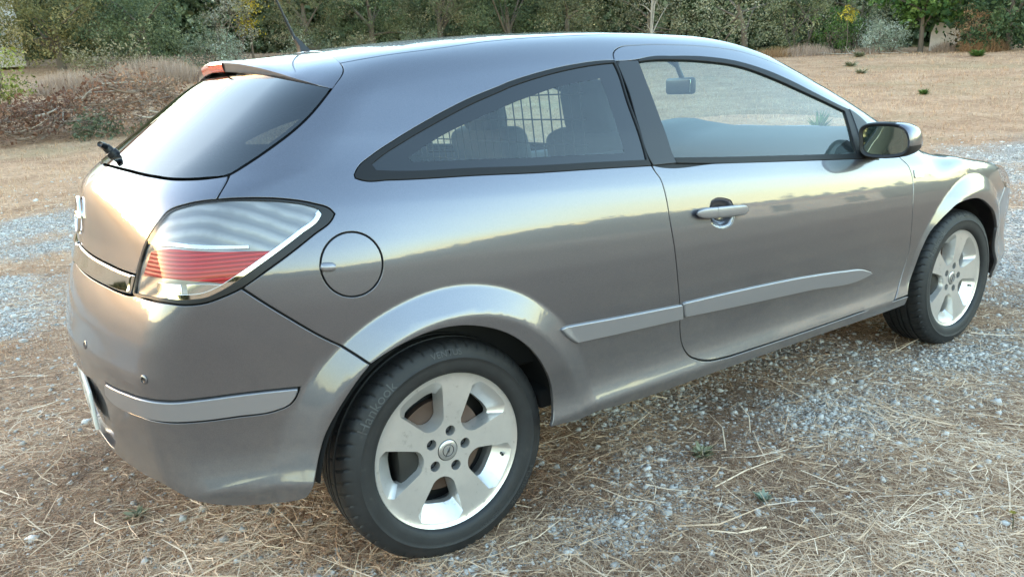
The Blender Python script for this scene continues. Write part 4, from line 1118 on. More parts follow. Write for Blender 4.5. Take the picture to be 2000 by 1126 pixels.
# dashboard with binnacle and steering wheel on the left
def dash():
    prof = [(2.30, 1.0), (2.12, 1.005), (1.95, .985), (1.86, .95), (1.83, .90), (1.86, .80), (1.92, .70), (2.2, .62)]
    ys = np.linspace(-.70, .70, 25); rows = []
    for y in ys:
        b_ = .045 * math.exp(-((y - .36) / .17) ** 4); c_ = .02 * math.cos(y * 2)
        rows.append([(x - (c_ if x < 2.1 else 0) - b_ * (1.2 if .85 < z < .99 and x < 2.0 else 0), y, z + b_ * (1 if x < 2.15 and z > .88 else 0)) for x, z in prof])
    V = np.array(rows).reshape(-1, 3); k = len(prof)
    return V, [(i * k + j, i * k + j + 1, (i + 1) * k + j + 1, (i + 1) * k + j) for i in range(len(ys) - 1) for j in range(k - 1)]
db = mesh_np('dashboard', *dash(), DASH, car)
for y in (.29, .43):
    vv, ff = lathe_np([(.045, 0), (.050, -.006), (.055, 0)], 32)
    P = np.stack([1.775 + vv[:, 1], y + vv[:, 0], .965 + vv[:, 2]], -1)
    mesh_np('instrument_ring', P, ff, CHROME, db)
a = np.linspace(0, 2 * np.pi, 41)
sw_c = np.array([1.62, .37, .90]); sx = np.array([0, 1.0, 0]); sy = np.array([.42, 0, .91])
V, F = tube_np(sw_c + .185 * (np.cos(a)[:, None] * sx + np.sin(a)[:, None] * sy), .015, 10, cap=False)
swh = mesh_np('steering_wheel', V, F, BLACK_PLASTIC, car)
rbox('wheel_boss', tuple(sw_c + np.array([.02, 0, -.01])), (.05, .17, .12), BLACK_PLASTIC, .02, Matrix.Rotation(math.radians(25), 3, 'Y'), swh)
for dy in (-.11, .11): rbox('wheel_spoke', tuple(sw_c + np.array([.01, dy, -.01])), (.02, .14, .035), BLACK_PLASTIC, .008, Matrix.Rotation(math.radians(25), 3, 'Y'), swh)
rbox('rear_view_mirror', (1.72, 0.0, 1.215), (.035, .235, .072), BLACK_PLASTIC, .014, Matrix.Rotation(math.radians(-18), 3, 'Z'))
rvm = car.children[-1]
ng = rbox('mirror_glass', (1.704, -.006, 1.215), (.004, .212, .055), MIRROR_GLASS, .0015, Matrix.Rotation(math.radians(-18), 3, 'Z'), rvm)
V, F = tube_np([(1.735, 0, 1.24), (1.70, 0, 1.30), (1.66, 0, 1.345)], [.012, .010, .03], 10); mesh_np('mirror_stalk', V, F, BLACK_PLASTIC, rvm)
# headlining under the roof
hl = cat_(ditch[1:] + [[0, .03]], deg((.85, 54), (1.1, 54.5), (1.28, 55)), dp((1.33, -.35, 1.41), (1.36, -.15, 1.42)), [[1.37, c90]], [[.9, c90]], [[.36, c90]], [[S_MIN, c90]], cb(1.39, .0))
panel('headlining', hl, LINER, car, 'C', h=.05, centre=True, depth=0, gap=0, off=-.03)
# ------------------------------------------------------------------ terrain
def vnoise(x, y, seed, scale):
    r = np.random.default_rng(seed).random((256, 256))
    x = np.asarray(x) / scale + 1000.3; y = np.asarray(y) / scale + 1000.7
    xi, yi = np.floor(x).astype(int), np.floor(y).astype(int); fx, fy = x - xi, y - yi
    fx = fx * fx * (3 - 2 * fx); fy = fy * fy * (3 - 2 * fy)
    g = lambda a, b: r[(a) % 256, (b) % 256]
    return (g(xi, yi) * (1 - fx) + g(xi + 1, yi) * fx) * (1 - fy) + (g(xi, yi + 1) * (1 - fx) + g(xi + 1, yi + 1) * fx) * fy
def fbm(x, y, seed, scale, oct=4):
    v = 0; a = 1.0; t = 0
    for o in range(oct):
        v = v + a * vnoise(x, y, seed + o, scale / 2 ** o); t += a; a *= .5
    return v / t
def sp(t, k): return k * np.log1p(np.exp(np.clip(t / k, -40, 40)))
def ground_z(x, y):
    x = np.asarray(x, float); y = np.asarray(y, float)
    d = .906 * y + .42 * x
    h = .080 * sp(d - 4.5, .8)
    h = h + .055 * sp(y - 18, 2.0) * (1 - S(.40, .95, x / np.maximum(y + 1, 1)))
    r = np.hypot(x - 1.2, y)
    h = h + (fbm(x, y, 5, 1.1, 3) - .5) * .035 * S(1.5, 5, r) + (fbm(x, y, 15, 7, 3) - .5) * .30 * S(6, 16, r)
    return h
def gravel_mask(x, y):
    n = fbm(x, y, 31, .55, 4); n2 = fbm(x, y, 41, 2.2, 3)
    left = S(2.3, 3.2, y) * S(8.2, 6.6, y) * S(2.5, -.2, x)
    left = left * (1 - .85 * np.exp(-((y - 4.95) / .38) ** 2))
    right = S(.25, .9, x) * S(-1.5, -.85, y) * S(1.4, .2, y) * S(11, 8, x)
    far_r = np.exp(-(((x - 9) / 4) ** 2 + ((y - 1.9) / .8) ** 2)) * 1.2
    rear = .45 * np.exp(-(((x + .25) / .35) ** 2 + ((y + .62) / .25) ** 2)) + .5 * np.exp(-(((x - .45) / .5) ** 2 + ((y + 1.0) / .2) ** 2))
    m_ = np.maximum.reduce([left, right * .95, far_r, rear])
    under = S(.95, .6, np.abs(y)) * S(-.9, -.5, x) * S(3.4, 3.0, x)
    m_ = m_ * (1 - .55 * under)
    return np.clip((m_ - .30) * 1.25 + (n - .5) * 2.4 + (n2 - .5) * .9 + .08, 0, 1) * np.clip(m_ * 2.2 + .12, 0, 1)
def axis_coords(lo, hi, c0, c1, d, grow):
    mid = list(np.arange(c0, c1, d)); a = [c0]; s_ = d
    while a[-1] > lo: s_ *= grow; a.append(a[-1] - s_)
    b = [mid[-1]]; s_ = d
    while b[-1] < hi: s_ *= grow; b.append(b[-1] + s_)
    return np.array(a[:0:-1] + mid + b[1:])
gx = axis_coords(-400, 400, -1.8, 5.0, .05, 1.09); gy = axis_coords(-400, 400, -2.6, 7.5, .05, 1.09)
GX, GY = np.meshgrid(gx, gy)
GZ = ground_z(GX, GY)
nx_, ny_ = len(gx), len(gy)
idx = np.arange(nx_ * ny_).reshape(ny_, nx_)
Fq_ = np.stack([idx[:-1, :-1], idx[:-1, 1:], idx[1:, 1:], idx[1:, :-1]], -1).reshape(-1, 4)
def ground_material():
    m_, nt, b = mat('dry_field_ground')
    geo = node(nt, 'ShaderNodeNewGeometry'); P = geo.outputs['Position']
    at = node(nt, 'ShaderNodeAttribute', attribute_name='gravel')
    # straw litter over brown soil
    mp = node(nt, 'ShaderNodeMapping'); nt.links.new(P, mp.inputs[0]); mp.inputs['Scale'].default_value = (1, 1, 1)
    n1 = noise(nt, 55, 6, .72, P, 1.5); n2 = noise(nt, 2.2, 5, .6, P); n3 = noise(nt, .35, 4, .6, P)
    straw = ramp(nt, n1.outputs[0], [(.28, (0.132, 0.083, 0.056)), (.45, (0.353, 0.234, 0.155)), (.60, (0.529, 0.368, 0.249)), (.78, (0.683, 0.507, 0.365))])
    tint = ramp(nt, n2.outputs[0], [(.3, (.80, .72, .66)), (.7, (1.08, 1.0, .92))])
    c_straw = mixc(nt, straw.outputs[0], tint.outputs[0], 1.0, 'MULTIPLY')
    # far field colour, mown dry grass
    n4 = noise(nt, 1.1, 6, .7, P, .6); n5 = noise(nt, 14, 5, .7, P, .5)
    fieldc = ramp(nt, n4.outputs[0], [(.3, (0.306, 0.177, 0.107)), (.5, (0.448, 0.273, 0.167)), (.68, (0.540, 0.359, 0.234))])
    fm = ramp(nt, n5.outputs[0], [(.3, (.52, .52, .50)), (.62, (1.15, 1.13, 1.10))])
    c_field = mixc(nt, fieldc.outputs[0], fm.outputs[0], 1.0, 'MULTIPLY')
    grn = ramp(nt, n3.outputs[0], [(.52, (0, 0, 0)), (.68, (.35, .35, .35))])
    c_field = mixc(nt, c_field, (.22, .20, .10), grn.outputs[0])
    dist = node(nt, 'ShaderNodeVectorMath', operation='DISTANCE'); nt.links.new(P, dist.inputs[0]); dist.inputs[1].default_value = (1.2, 0, 0)
    fr = node(nt, 'ShaderNodeMapRange'); nt.links.new(dist.outputs['Value'], fr.inputs[0]); fr.inputs[1].default_value = 4; fr.inputs[2].default_value = 9
    c = mixc(nt, c_straw, c_field, fr.outputs[0])
    # gravel fines
    vo = node(nt, 'ShaderNodeTexVoronoi'); nt.links.new(P, vo.inputs[0]); vo.inputs['Scale'].default_value = 70
    vr = ramp(nt, vo.outputs['Color'], [(.2, (0.281, 0.260, 0.233)), (.5, (0.499, 0.465, 0.423)), (.85, (0.686, 0.650, 0.598))])
    vd = ramp(nt, vo.outputs['Distance'], [(.25, (1.1, 1.1, 1.1)), (.62, (.38, .36, .34))])
    c_gr = mixc(nt, vr.outputs[0], vd.outputs[0], 1.0, 'MULTIPLY')
    c_gr = mixc(nt, c_gr, (.42, .395, .36), ramp(nt, noise(nt, 5, 4, .6, P).outputs[0], [(.55, (0, 0, 0)), (.7, (.6, .6, .6))]).outputs[0])
    c = mixc(nt, c, c_gr, at.outputs['Fac'])
    nt.links.new(c, b.inputs['Base Color'])
    setp(b, Roughness=.95); b.inputs['Specular IOR Level'].default_value = .15
    hsum = node(nt, 'ShaderNodeMath', operation='ADD'); nt.links.new(n1.outputs[0], hsum.inputs[0]); nt.links.new(vo.outputs['Distance'], hsum.inputs[1])
    bump(nt, b, hsum.outputs[0], .8, .012)
    return m_
ground = mesh_np('ground', np.stack([GX, GY, GZ], -1).reshape(-1, 3), Fq_, ground_material())
tag(ground, kind='structure')
at_ = ground.data.color_attributes.new('gravel', 'FLOAT_COLOR', 'POINT')
gm_v = gravel_mask(GX, GY).ravel(); far_g = np.exp(-(((GX.ravel() - 8) / 5) ** 2 + ((GY.ravel() - 1.5) / 1.2) ** 2))
at_.data.foreach_set('color', np.stack([gm_v, gm_v, gm_v, np.ones_like(gm_v)], -1).astype(np.float32).ravel())

def var_mat(name, lo, hi, rough=.9, transl=0.0, attr='tone'):
    """two-tone material driven by a per-piece attribute"""
    m_, nt, b = mat(name)
    a_ = node(nt, 'ShaderNodeAttribute', attribute_name=attr)
    if isinstance(lo[0], tuple): r = ramp(nt, a_.outputs['Fac'], [(i / (len(lo) - 1), c) for i, c in enumerate(lo)])
    else: r = ramp(nt, a_.outputs['Fac'], [(0, lo), (1, hi)])
    nt.links.new(r.outputs[0], b.inputs['Base Color'])
    setp(b, Roughness=rough); b.inputs['Specular IOR Level'].default_value = .2
    if transl:
        t = node(nt, 'ShaderNodeBsdfTranslucent'); nt.links.new(r.outputs[0], t.inputs[0])
        mx = node(nt, 'ShaderNodeMixShader'); mx.inputs[0].default_value = transl
        nt.links.new(b.outputs[0], mx.inputs[1]); nt.links.new(t.outputs[0], mx.inputs[2])
        nt.links.new(mx.outputs[0], nt.nodes['Material Output'].inputs[0])
    return m_
def toned(o, tone):
    a_ = o.data.attributes.new('tone', 'FLOAT', 'POINT'); a_.data.foreach_set('value', np.asarray(tone, np.float32)); return o
def rand_rot(n, rng):
    q = rng.normal(size=(n, 4)); q /= np.linalg.norm(q, axis=1, keepdims=True); w, x, y, z = q.T
    return np.stack([np.stack([1 - 2 * (y * y + z * z), 2 * (x * y - z * w), 2 * (x * z + y * w)], -1), np.stack([2 * (x * y + z * w), 1 - 2 * (x * x + z * z), 2 * (y * z - x * w)], -1), np.stack([2 * (x * z - y * w), 2 * (y * z + x * w), 1 - 2 * (x * x + y * y)], -1)], 1)

# ------------------------------------------------------------------ loose gravel
def sample_ground(n, r0, r1, a0, a1, power, rng):
    """positions around the parking spot; az measured at the photographer's side of the car"""
    a = np.radians(rng.uniform(a0, a1, n)); t = rng.random(n)
    if power == 1: r = r0 * (r1 / r0) ** t
    else: r = (r0 ** power + t * (r1 ** power - r0 ** power)) ** (1 / power)
    return CAM[0] + r * np.sin(a), CAM[1] + r * np.cos(a)
cube_v = np.array([(x, y, z) for x in (-1, 1) for y in (-1, 1) for z in (-1, 1)], float)
cube_f = np.array([(0, 1, 3, 2), (4, 6, 7, 5), (0, 4, 5, 1), (2, 3, 7, 6), (0, 2, 6, 4), (1, 5, 7, 3)])
def stones(n, rng):
    x, y = sample_ground(n * 5, 1.2, 13, -24, 84, 1, rng)
    g = gravel_mask(x, y)
    keep = rng.random(len(x)) < np.clip(g * .95 + .09, 0, 1)
    x, y = x[keep][:n], y[keep][:n]; n = len(x)
    size = np.clip(np.exp(rng.normal(math.log(.0030), .52, n)), 0.0022, .0135) * np.clip(.85 + np.hypot(x - CAM[0], y - CAM[1]) * .06, 1, 1.6)
    proto = cube_v[None] * (1 + rng.uniform(-.42, .25, (n, 8, 3)))
    proto *= rng.uniform(.6, 1.25, (n, 1, 3)) * size[:, None, None]
    R = rand_rot(n, rng)
    V = np.einsum('nij,nkj->nki', R, proto)
    V[..., 2] *= .75
    V += np.stack([x, y, ground_z(x, y) + size * .12], -1)[:, None]
    F = cube_f[None] + (np.arange(n) * 8)[:, None, None]
    tone = np.clip(rng.normal(.5, .22, n), 0, 1)
    o = mesh_np('gravel', V.reshape(-1, 3), F.reshape(-1, 4), var_mat('crushed_stone', [(0.208, 0.190, 0.166), (0.416, 0.385, 0.347), (0.541, 0.505, 0.461), (0.666, 0.630, 0.580)], None, .9), smooth=False)
    return tag(toned(o, np.repeat(tone, 8)), 'pale grey crushed gravel scattered over the ground', 'gravel', kind='stuff')
stones(84000, np.random.default_rng(3))

# ------------------------------------------------------------------ straw litter
def strips(name, x, y, z, L, w, lift, rng, m_, label, cat_name, tone, upright=False, curl=.3, prange=(.75, 1.45)):
    n = len(x); a = rng.uniform(0, 2 * np.pi, n)
    pitch = rng.uniform(*prange, n) if upright else np.abs(rng.normal(0, .16, n))
    d = np.stack([np.cos(a) * np.cos(pitch), np.sin(a) * np.cos(pitch), np.sin(pitch)], -1)
    s_ = np.stack([-np.sin(a), np.cos(a), np.zeros(n)], -1)
    b_ = s_ * (rng.normal(0, curl, n) * L)[:, None] + np.array([0, 0, 1.0]) * (rng.normal(-.02 if not upright else -.1, .08, n) * L)[:, None]
    base = np.stack([x, y, z + lift], -1)
    c0 = base if upright else base - d * (L * .5)[:, None]
    pts = [c0, c0 + d * (L * .5)[:, None] + b_ * .5, c0 + d * L[:, None] + b_ * .15]
    if not upright:
        for p in pts: p[:, 2] = np.maximum(p[:, 2], ground_z(p[:, 0], p[:, 1]) + .002)
    wv = s_ * .75 + np.stack([np.zeros(n), np.zeros(n), rng.uniform(-.8, .8, n)], -1); wv /= np.linalg.norm(wv, axis=1, keepdims=True)
    taper = (1.0, .85, .35)
    V = np.stack([q for p, t in zip(pts, taper) for q in (p - wv * (w * t / 2)[:, None], p + wv * (w * t / 2)[:, None])], 1)
    k = np.arange(n)[:, None] * 6
    F = np.concatenate([k + np.array([[0, 1, 3, 2]]), k + np.array([[2, 3, 5, 4]])])
    o = mesh_np(name, V.reshape(-1, 3), F, m_, smooth=False)
    return tag(toned(o, np.repeat(tone, 6)), label, cat_name, kind='stuff')
STRAW = var_mat('dry_straw', [(0.177, 0.104, 0.067), (0.397, 0.259, 0.164), (0.595, 0.413, 0.272), (0.728, 0.537, 0.371), (0.860, 0.686, 0.516)], None, .75, .15)
def straw_litter(rng):
    n = 215000
    x, y = sample_ground(n, 1.15, 11, -24, 84, 1, rng)
    g = gravel_mask(x, y); keep = rng.random(n) < np.clip(1.0 - g * .62, .22, 1)
    x, y = x[keep], y[keep]; n = len(x)
    dc = np.hypot(x - CAM[0], y - CAM[1])
    L = np.exp(rng.normal(math.log(.06), .6, n)).clip(.015, .26) * np.clip(.7 + dc * .06, 1, 1.5)
    w = rng.uniform(.0012, .0032, n) * np.clip(.7 + dc * .10, 1, 2)
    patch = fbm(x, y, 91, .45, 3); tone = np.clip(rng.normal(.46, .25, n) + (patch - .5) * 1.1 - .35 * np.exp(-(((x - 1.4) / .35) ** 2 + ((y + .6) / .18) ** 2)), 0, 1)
    strips('straw_litter', x, y, ground_z(x, y), L, w, rng.exponential(.007, n).clip(.001, .035), rng, STRAW, 'loose dry straw lying over the gravel around the car', 'straw', tone)
straw_litter(np.random.default_rng(4))
def long_stalks(rng):
    n = 420; x, y = sample_ground(n, 1.2, 5, -20, 80, 1, rng)
    strips('long_straw', x, y, ground_z(x, y), rng.uniform(.14, .34, n), rng.uniform(.003, .0055, n), rng.uniform(.012, .03, n), rng, STRAW, 'long pale straw stalks strewn on the ground', 'straw', np.clip(rng.normal(.82, .12, n), 0, 1), curl=.16)
long_stalks(np.random.default_rng(8))
def field_grass(rng):
    n = 130000
    x, y = sample_ground(n, 4.5, 42, -24, 84, 1, rng)
    g = gravel_mask(x, y); keep = rng.random(n) < np.clip(1 - g * 1.3, .02, 1)
    x, y = x[keep], y[keep]; n = len(x)
    dc = np.hypot(x - CAM[0], y - CAM[1])
    clump = fbm(x, y, 77, 1.4, 3)
    L = (.022 + .03 * rng.random(n)) * np.clip(.7 + dc * .035, .8, 1.7) * np.clip(.4 + clump * 1.3, .4, 1.5)
    w = rng.uniform(.003, .006, n) * np.clip(dc * .14, .8, 3.4)
    tone = np.clip(rng.normal(.54, .19, n) + (clump - .5) * 1.0, 0, 1)
    strips('mown_grass', x, y, ground_z(x, y), L, w, np.zeros(n), rng, var_mat('mown_dry_grass', [(0.223, 0.130, 0.080), (0.408, 0.250, 0.154), (0.529, 0.345, 0.218), (0.631, 0.450, 0.308)], None, .85, .2), 'short mown dry grass across the tan field', 'grass', tone, upright=True)
field_grass(np.random.default_rng(5))

# ------------------------------------------------------------------ trees and shrubs
LEAF = {}
def leaf_mat(name, cols, transl=.25):
    if name not in LEAF: LEAF[name] = var_mat(name, cols, None, .6, transl)
    return LEAF[name]
DARKG = lambda: leaf_mat('dark_oak_leaf', [(0.036, 0.053, 0.025), (0.085, 0.111, 0.050), (0.151, 0.178, 0.087), (0.266, 0.280, 0.162)])
OLIVE = lambda: leaf_mat('olive_leaf', [(0.093, 0.103, 0.054), (0.186, 0.193, 0.108), (0.310, 0.304, 0.189), (0.480, 0.442, 0.311)])
GREY = lambda: leaf_mat('grey_shrub_leaf', [(.10, .095, .065), (.19, .18, .125), (.30, .285, .21), (.42, .40, .32)])
BRIGHT = lambda: leaf_mat('bright_fig_leaf', [(.025, .055, .012), (.06, .12, .028), (.12, .20, .05), (.20, .28, .09)])
YELLOW = lambda: leaf_mat('yellow_leaf', [(.22, .17, .02), (.40, .31, .03), (.55, .43, .05), (.65, .55, .14)])
SILVER = lambda: leaf_mat('silver_leaf', [(.13, .16, .10), (.24, .28, .20), (.36, .40, .32), (.52, .54, .47)])
DRYG = lambda: leaf_mat('dead_grass_leaf', [(0.212, 0.141, 0.093), (0.360, 0.254, 0.185), (0.488, 0.361, 0.283), (0.615, 0.478, 0.392)])
BARK = simple('grey_brown_bark', (.13, .10, .075), .95)
PALE_BARK = simple('pale_bark', (.36, .32, .27), .9)
def leaves(centres, per, spread, size, rng, droop=.0, aspect=.5):
    n = len(centres) * per
    cs = spread * rng.uniform(.7, 1.5, len(centres)); c = np.repeat(centres, per, 0) + rng.normal(0, 1, (n, 3)) * np.repeat(cs, per)[:, None] * np.array([1.1, 1.1, .8])
    a = rng.normal(0, 1, (n, 3)); a[:, 2] -= droop; a /= np.linalg.norm(a, axis=1, keepdims=True)
    b = np.cross(a, rng.normal(0, 1, (n, 3))); b /= np.linalg.norm(b, axis=1, keepdims=True) + 1e-9
    s_ = size * np.exp(rng.normal(0, .3, n))[:, None]
    V = np.stack([c - a * s_ * .5, c + b * s_ * aspect * .5, c + a * s_ * .5, c - b * s_ * aspect * .5], 1)
    return V.reshape(-1, 3), np.arange(n * 4).reshape(n, 4), n
def crown_centres(n, rad, rng, hollow=.55, low=-1.0):
    d = rng.normal(0, 1, (n * 3, 3)); d /= np.linalg.norm(d, axis=1, keepdims=True)
    r = hollow + (1 - hollow) * rng.random(len(d)) ** .6
    lump = 1 + .28 * np.sin(d[:, 0] * 5 + rng.random() * 6) * np.cos(d[:, 1] * 4 + rng.random() * 6) + .22 * np.sin(d[:, 2] * 6 + d[:, 0] * 3 + rng.random() * 6)
    p = d * (r * lump)[:, None]; p = p[p[:, 2] > low][:n]
    return p * rad
def tree(name, x, y, crown_z, rad, m_, label, cat_name, nclump=110, per=70, spread=.20, size=.085, trunk_r=.16, bark=None, group=None, seed=0, lean=(0, 0), hollow=.5, low=-1, aspect=.5, stems=1, droop=0., limbs=7):
    rng = np.random.default_rng(seed + 100); z0 = float(ground_z(x, y))
    root = empty(name, (x, y, z0)); tag(root, label, cat_name, group)
    cc = crown_centres(nclump, np.array(rad), rng, hollow, low) + np.array([lean[0], lean[1], crown_z])
    V, F, n = leaves(cc, per, spread, size, rng, droop, aspect)
    keep_lo = V[:, 2].reshape(-1, 4).min(1) > .03
    V = V.reshape(-1, 4, 3)[keep_lo].reshape(-1, 3); n = int(keep_lo.sum()); F = np.arange(n * 4).reshape(n, 4)
    cr = mesh_np('crown', V, F, m_, root, smooth=False)
    ctone = np.repeat(np.clip(rng.normal(.45, .24, len(cc)), 0, 1), per)[keep_lo]
    toned(cr, np.repeat(np.clip(ctone + rng.normal(0, .09, n), 0, 1), 4))
    parts = []
    for s_ in range(stems):
        o2 = rng.normal(0, .12, 2) * (stems > 1)
        top = np.array([lean[0] * .8 + o2[0] * 4, lean[1] * .8 + o2[1] * 4, crown_z])
        b0 = np.array([o2[0], o2[1], -.15]); mid = (b0 + top) / 2 + rng.normal(0, .12, 3)
        t = np.linspace(0, 1, 8)[:, None]
        P = (1 - t) ** 2 * b0 + 2 * t * (1 - t) * mid + t * t * top
        parts.append(tube_np(P, trunk_r * np.linspace(1.15, .45, 8), 9))
        for i in range(limbs):
            k = int(rng.integers(3, 7)); e = cc[int(rng.integers(len(cc)))]; st = P[k]; m2 = (st + e) / 2 + np.array([0, 0, .15]) + rng.normal(0, .1, 3)
            Q = (1 - t) ** 2 * st + 2 * t * (1 - t) * m2 + t * t * e
            parts.append(tube_np(Q, trunk_r * np.linspace(.42, .08, 8), 6))
    V, F = join_parts(parts); mesh_np('trunk', V, F, bark or BARK, root)
    return root
G_BACK = 'trees at the far edge of the field'
tree('broad_tree', 1.6, 33.6, 1.7, (3.0, 2.4, 1.75), leaf_mat('yellowish_oak_leaf', [(0.054, 0.058, 0.019), (0.132, 0.127, 0.047), (0.248, 0.214, 0.088), (0.419, 0.331, 0.162)]), 'broad olive green tree beside the white house at the left', 'tree', 130, 120, hollow=.3, seed=1, group=G_BACK)
tree('broad_tree', 4.6, 33.0, 1.7, (2.6, 2.2, 1.75), DARKG(), 'dark leafy tree above the brush pile, left of the pale grey shrub', 'tree', 130, 120, hollow=.3, seed=2, group=G_BACK)
tree('shrub', 7.6, 31.6, 1.7, (.95, .9, 1.9), GREY(), 'pale grey olive shrub with upright twigs left of the yellow sapling', 'shrub', 70, 46, .16, .085, .07, seed=3, stems=3)
tree('sapling', 8.75, 32.0, 2.2, (.42, .42, 1.25), YELLOW(), 'slim sapling with yellow autumn leaves behind the roof aerial', 'tree', 34, 34, .13, .085, .05, seed=4)
dk = [(11.2, 32.0, 2.3, 2.4, 'dark oak tree just right of the roof aerial'), (14.0, 31.2, 2.2, 2.6, 'dark oak tree second to the right of the roof aerial'), (16.9, 30.0, 2.4, 2.6, 'dark green oak above the left half of the car roof'), (19.5, 28.2, 2.3, 2.5, 'dark green oak above the middle of the car roof'), (21.8, 26.6, 2.3, 2.4, 'dark green oak left of the bare pale trunk')]
for i, (x, y, cz, w, lb) in enumerate(dk):
    tree('oak_tree', x, y, cz, (w, w * .9, 2.9), DARKG() if i % 2 else leaf_mat('mid_oak_leaf', [(0.053, 0.063, 0.030), (0.124, 0.131, 0.062), (0.232, 0.214, 0.115), (0.403, 0.338, 0.209)]), lb, 'tree', 130, 120, seed=10 + i, hollow=.3, group=G_BACK)
tree('bare_tree', 23.6, 22.9, 3.0, (.9, .9, 1.6), GREY(), 'thin tree with a bare pale trunk above the car roof', 'tree', 26, 18, .2, .08, .075, PALE_BARK, seed=20, limbs=9, hollow=.2)
tree('oak_tree', 24.6, 24.2, 2.1, (2.0, 2.0, 2.6), leaf_mat('dusty_oak_leaf', [(0.062, 0.066, 0.035), (0.132, 0.131, 0.070), (0.232, 0.214, 0.121), (0.388, 0.331, 0.216)]), 'dusty green oak right behind the bare pale trunk', 'tree', 120, 46, seed=21, group=G_BACK)
tree('olive_tree', 26.4, 20.3, 2.2, (2.4, 2.2, 2.3), OLIVE(), 'silvery olive tree with a dark leaning trunk above the windscreen', 'tree', 150, 48, .22, .085, .15, seed=22, lean=(-.3, .2), low=-.8)
tree('shrub', 28.9, 19.4, 1.8, (1.7, 1.5, 1.9), leaf_mat('mixed_shrub_leaf', [(0.078, 0.090, 0.041), (0.155, 0.166, 0.074), (0.264, 0.262, 0.128), (0.434, 0.400, 0.230)]), 'green shrub with mixed leaves right of the olive tree', 'shrub', 110, 46, .2, .08, .06, seed=23, stems=3)
tree('bush', 29.3, 17.6, .95, (1.0, .9, 1.0), BRIGHT(), 'small bright green bush at the foot of the mixed shrub', 'bush', 60, 40, .14, .08, .03, seed=24, stems=3)
tree('flowering_plant', 28.3, 16.75, 1.55, (.28, .28, .36), YELLOW(), 'tall thin plant with a yellow flower head', 'plant', 14, 30, .08, .06, .02, seed=25, limbs=3)
tree('shrub', 31.6, 18.4, 2.0, (2.0, 1.7, 2.0), OLIVE(), 'grey green shrub behind the yellow flower head', 'shrub', 120, 44, .22, .08, .06, seed=26, stems=3)
tree('bush', 29.2, 15.55, .62, (1.15, .8, .62), SILVER(), 'low silver leaved bush left of the fig tree', 'bush', 80, 44, .13, .075, .03, seed=27, stems=3, aspect=.28)
tree('bush', 30.3, 16.9, .9, (.8, .7, .8), SILVER(), 'upright silver leaved bush behind the low silver one', 'bush', 50, 40, .14, .075, .03, seed=28, stems=2, aspect=.28)
tree('fig_tree', 30.6, 14.9, 2.35, (1.35, 1.3, 1.55), BRIGHT(), 'fig tree with large bright green leaves beside the broken wall', 'tree', 60, 40, .22, .19, .10, seed=29, aspect=.75, low=-.75)
tree('laurel_tree', 32.2, 12.3, 1.9, (1.9, 1.8, 2.35), leaf_mat('laurel_leaf', [(0.015, 0.030, 0.013), (0.036, 0.063, 0.025), (0.073, 0.114, 0.047), (0.145, 0.190, 0.093)]), 'dark laurel tree at the right edge of the field', 'tree', 150, 46, .2, .13, .12, seed=30)
tree('dry_shrub', 31.0, 13.1, .75, (.75, .6, .85), leaf_mat('rusty_dry_leaf', [(.15, .075, .035), (.27, .15, .075), (.38, .24, .13), (.50, .36, .22)]), 'rusty brown dry shrub between the broken wall and laurel', 'shrub', 40, 46, .14, .09, .03, seed=31, stems=3, aspect=.2, droop=1.2)
tree('bush', -.9, 23.6, .75, (.85, .8, .8), leaf_mat('lime_bush_leaf', [(.06, .075, .012), (.14, .16, .03), (.24, .25, .06), (.36, .35, .12)]), 'yellow green bush at the left edge behind the brush pile', 'bush', 70, 40, .14, .08, .03, seed=32, stems=3)
tree('bush', 6.3, 29.6, .7, (.95, .7, .7), leaf_mat('sage_bush_leaf', [(.07, .085, .05), (.13, .15, .09), (.21, .23, .15), (.32, .33, .24)]), 'low sage green bush below the dark tree', 'bush', 60, 40, .15, .075, .03, seed=33, stems=3)
tree('bush', 7.0, 29.0, .6, (.5, .5, .65), SILVER(), 'small silver bush at the foot of the pale shrub', 'bush', 30, 36, .12, .07, .03, seed=34, stems=3)
tree('bush', 2.6, 27.2, .6, (1.3, .9, .7), leaf_mat('weedy_leaf', [(.08, .075, .035), (.16, .145, .075), (.26, .225, .13), (.38, .33, .21)]), 'weedy green brown bush left of the dry grass clump', 'bush', 60, 40, .16, .075, .03, seed=35, stems=3)
us = [(10.6, 30.0, .55, 'sage'), (12.6, 29.6, .5, 'dusty'), (15.3, 28.7, .55, 'sage'), (18.1, 27.0, .5, 'dusty'), (20.6, 25.3, .55, 'sage'), (22.6, 23.2, .5, 'dusty')]
for i, (x, y, h, k) in enumerate(us):
    tree('bush', x, y, h, (1.15, .8, h * 1.15), LEAF['sage_bush_leaf'] if k == 'sage' else LEAF['weedy_leaf'], 'low %s bush under the dark oaks, number %s from the aerial' % (('grey green', 'brownish')[k != 'sage'], ('one', 'two', 'three', 'four', 'five', 'six')[i]), 'bush', 50, 36, .15, .075, .03, seed=120 + i, stems=3, group='low bushes under the dark oaks')
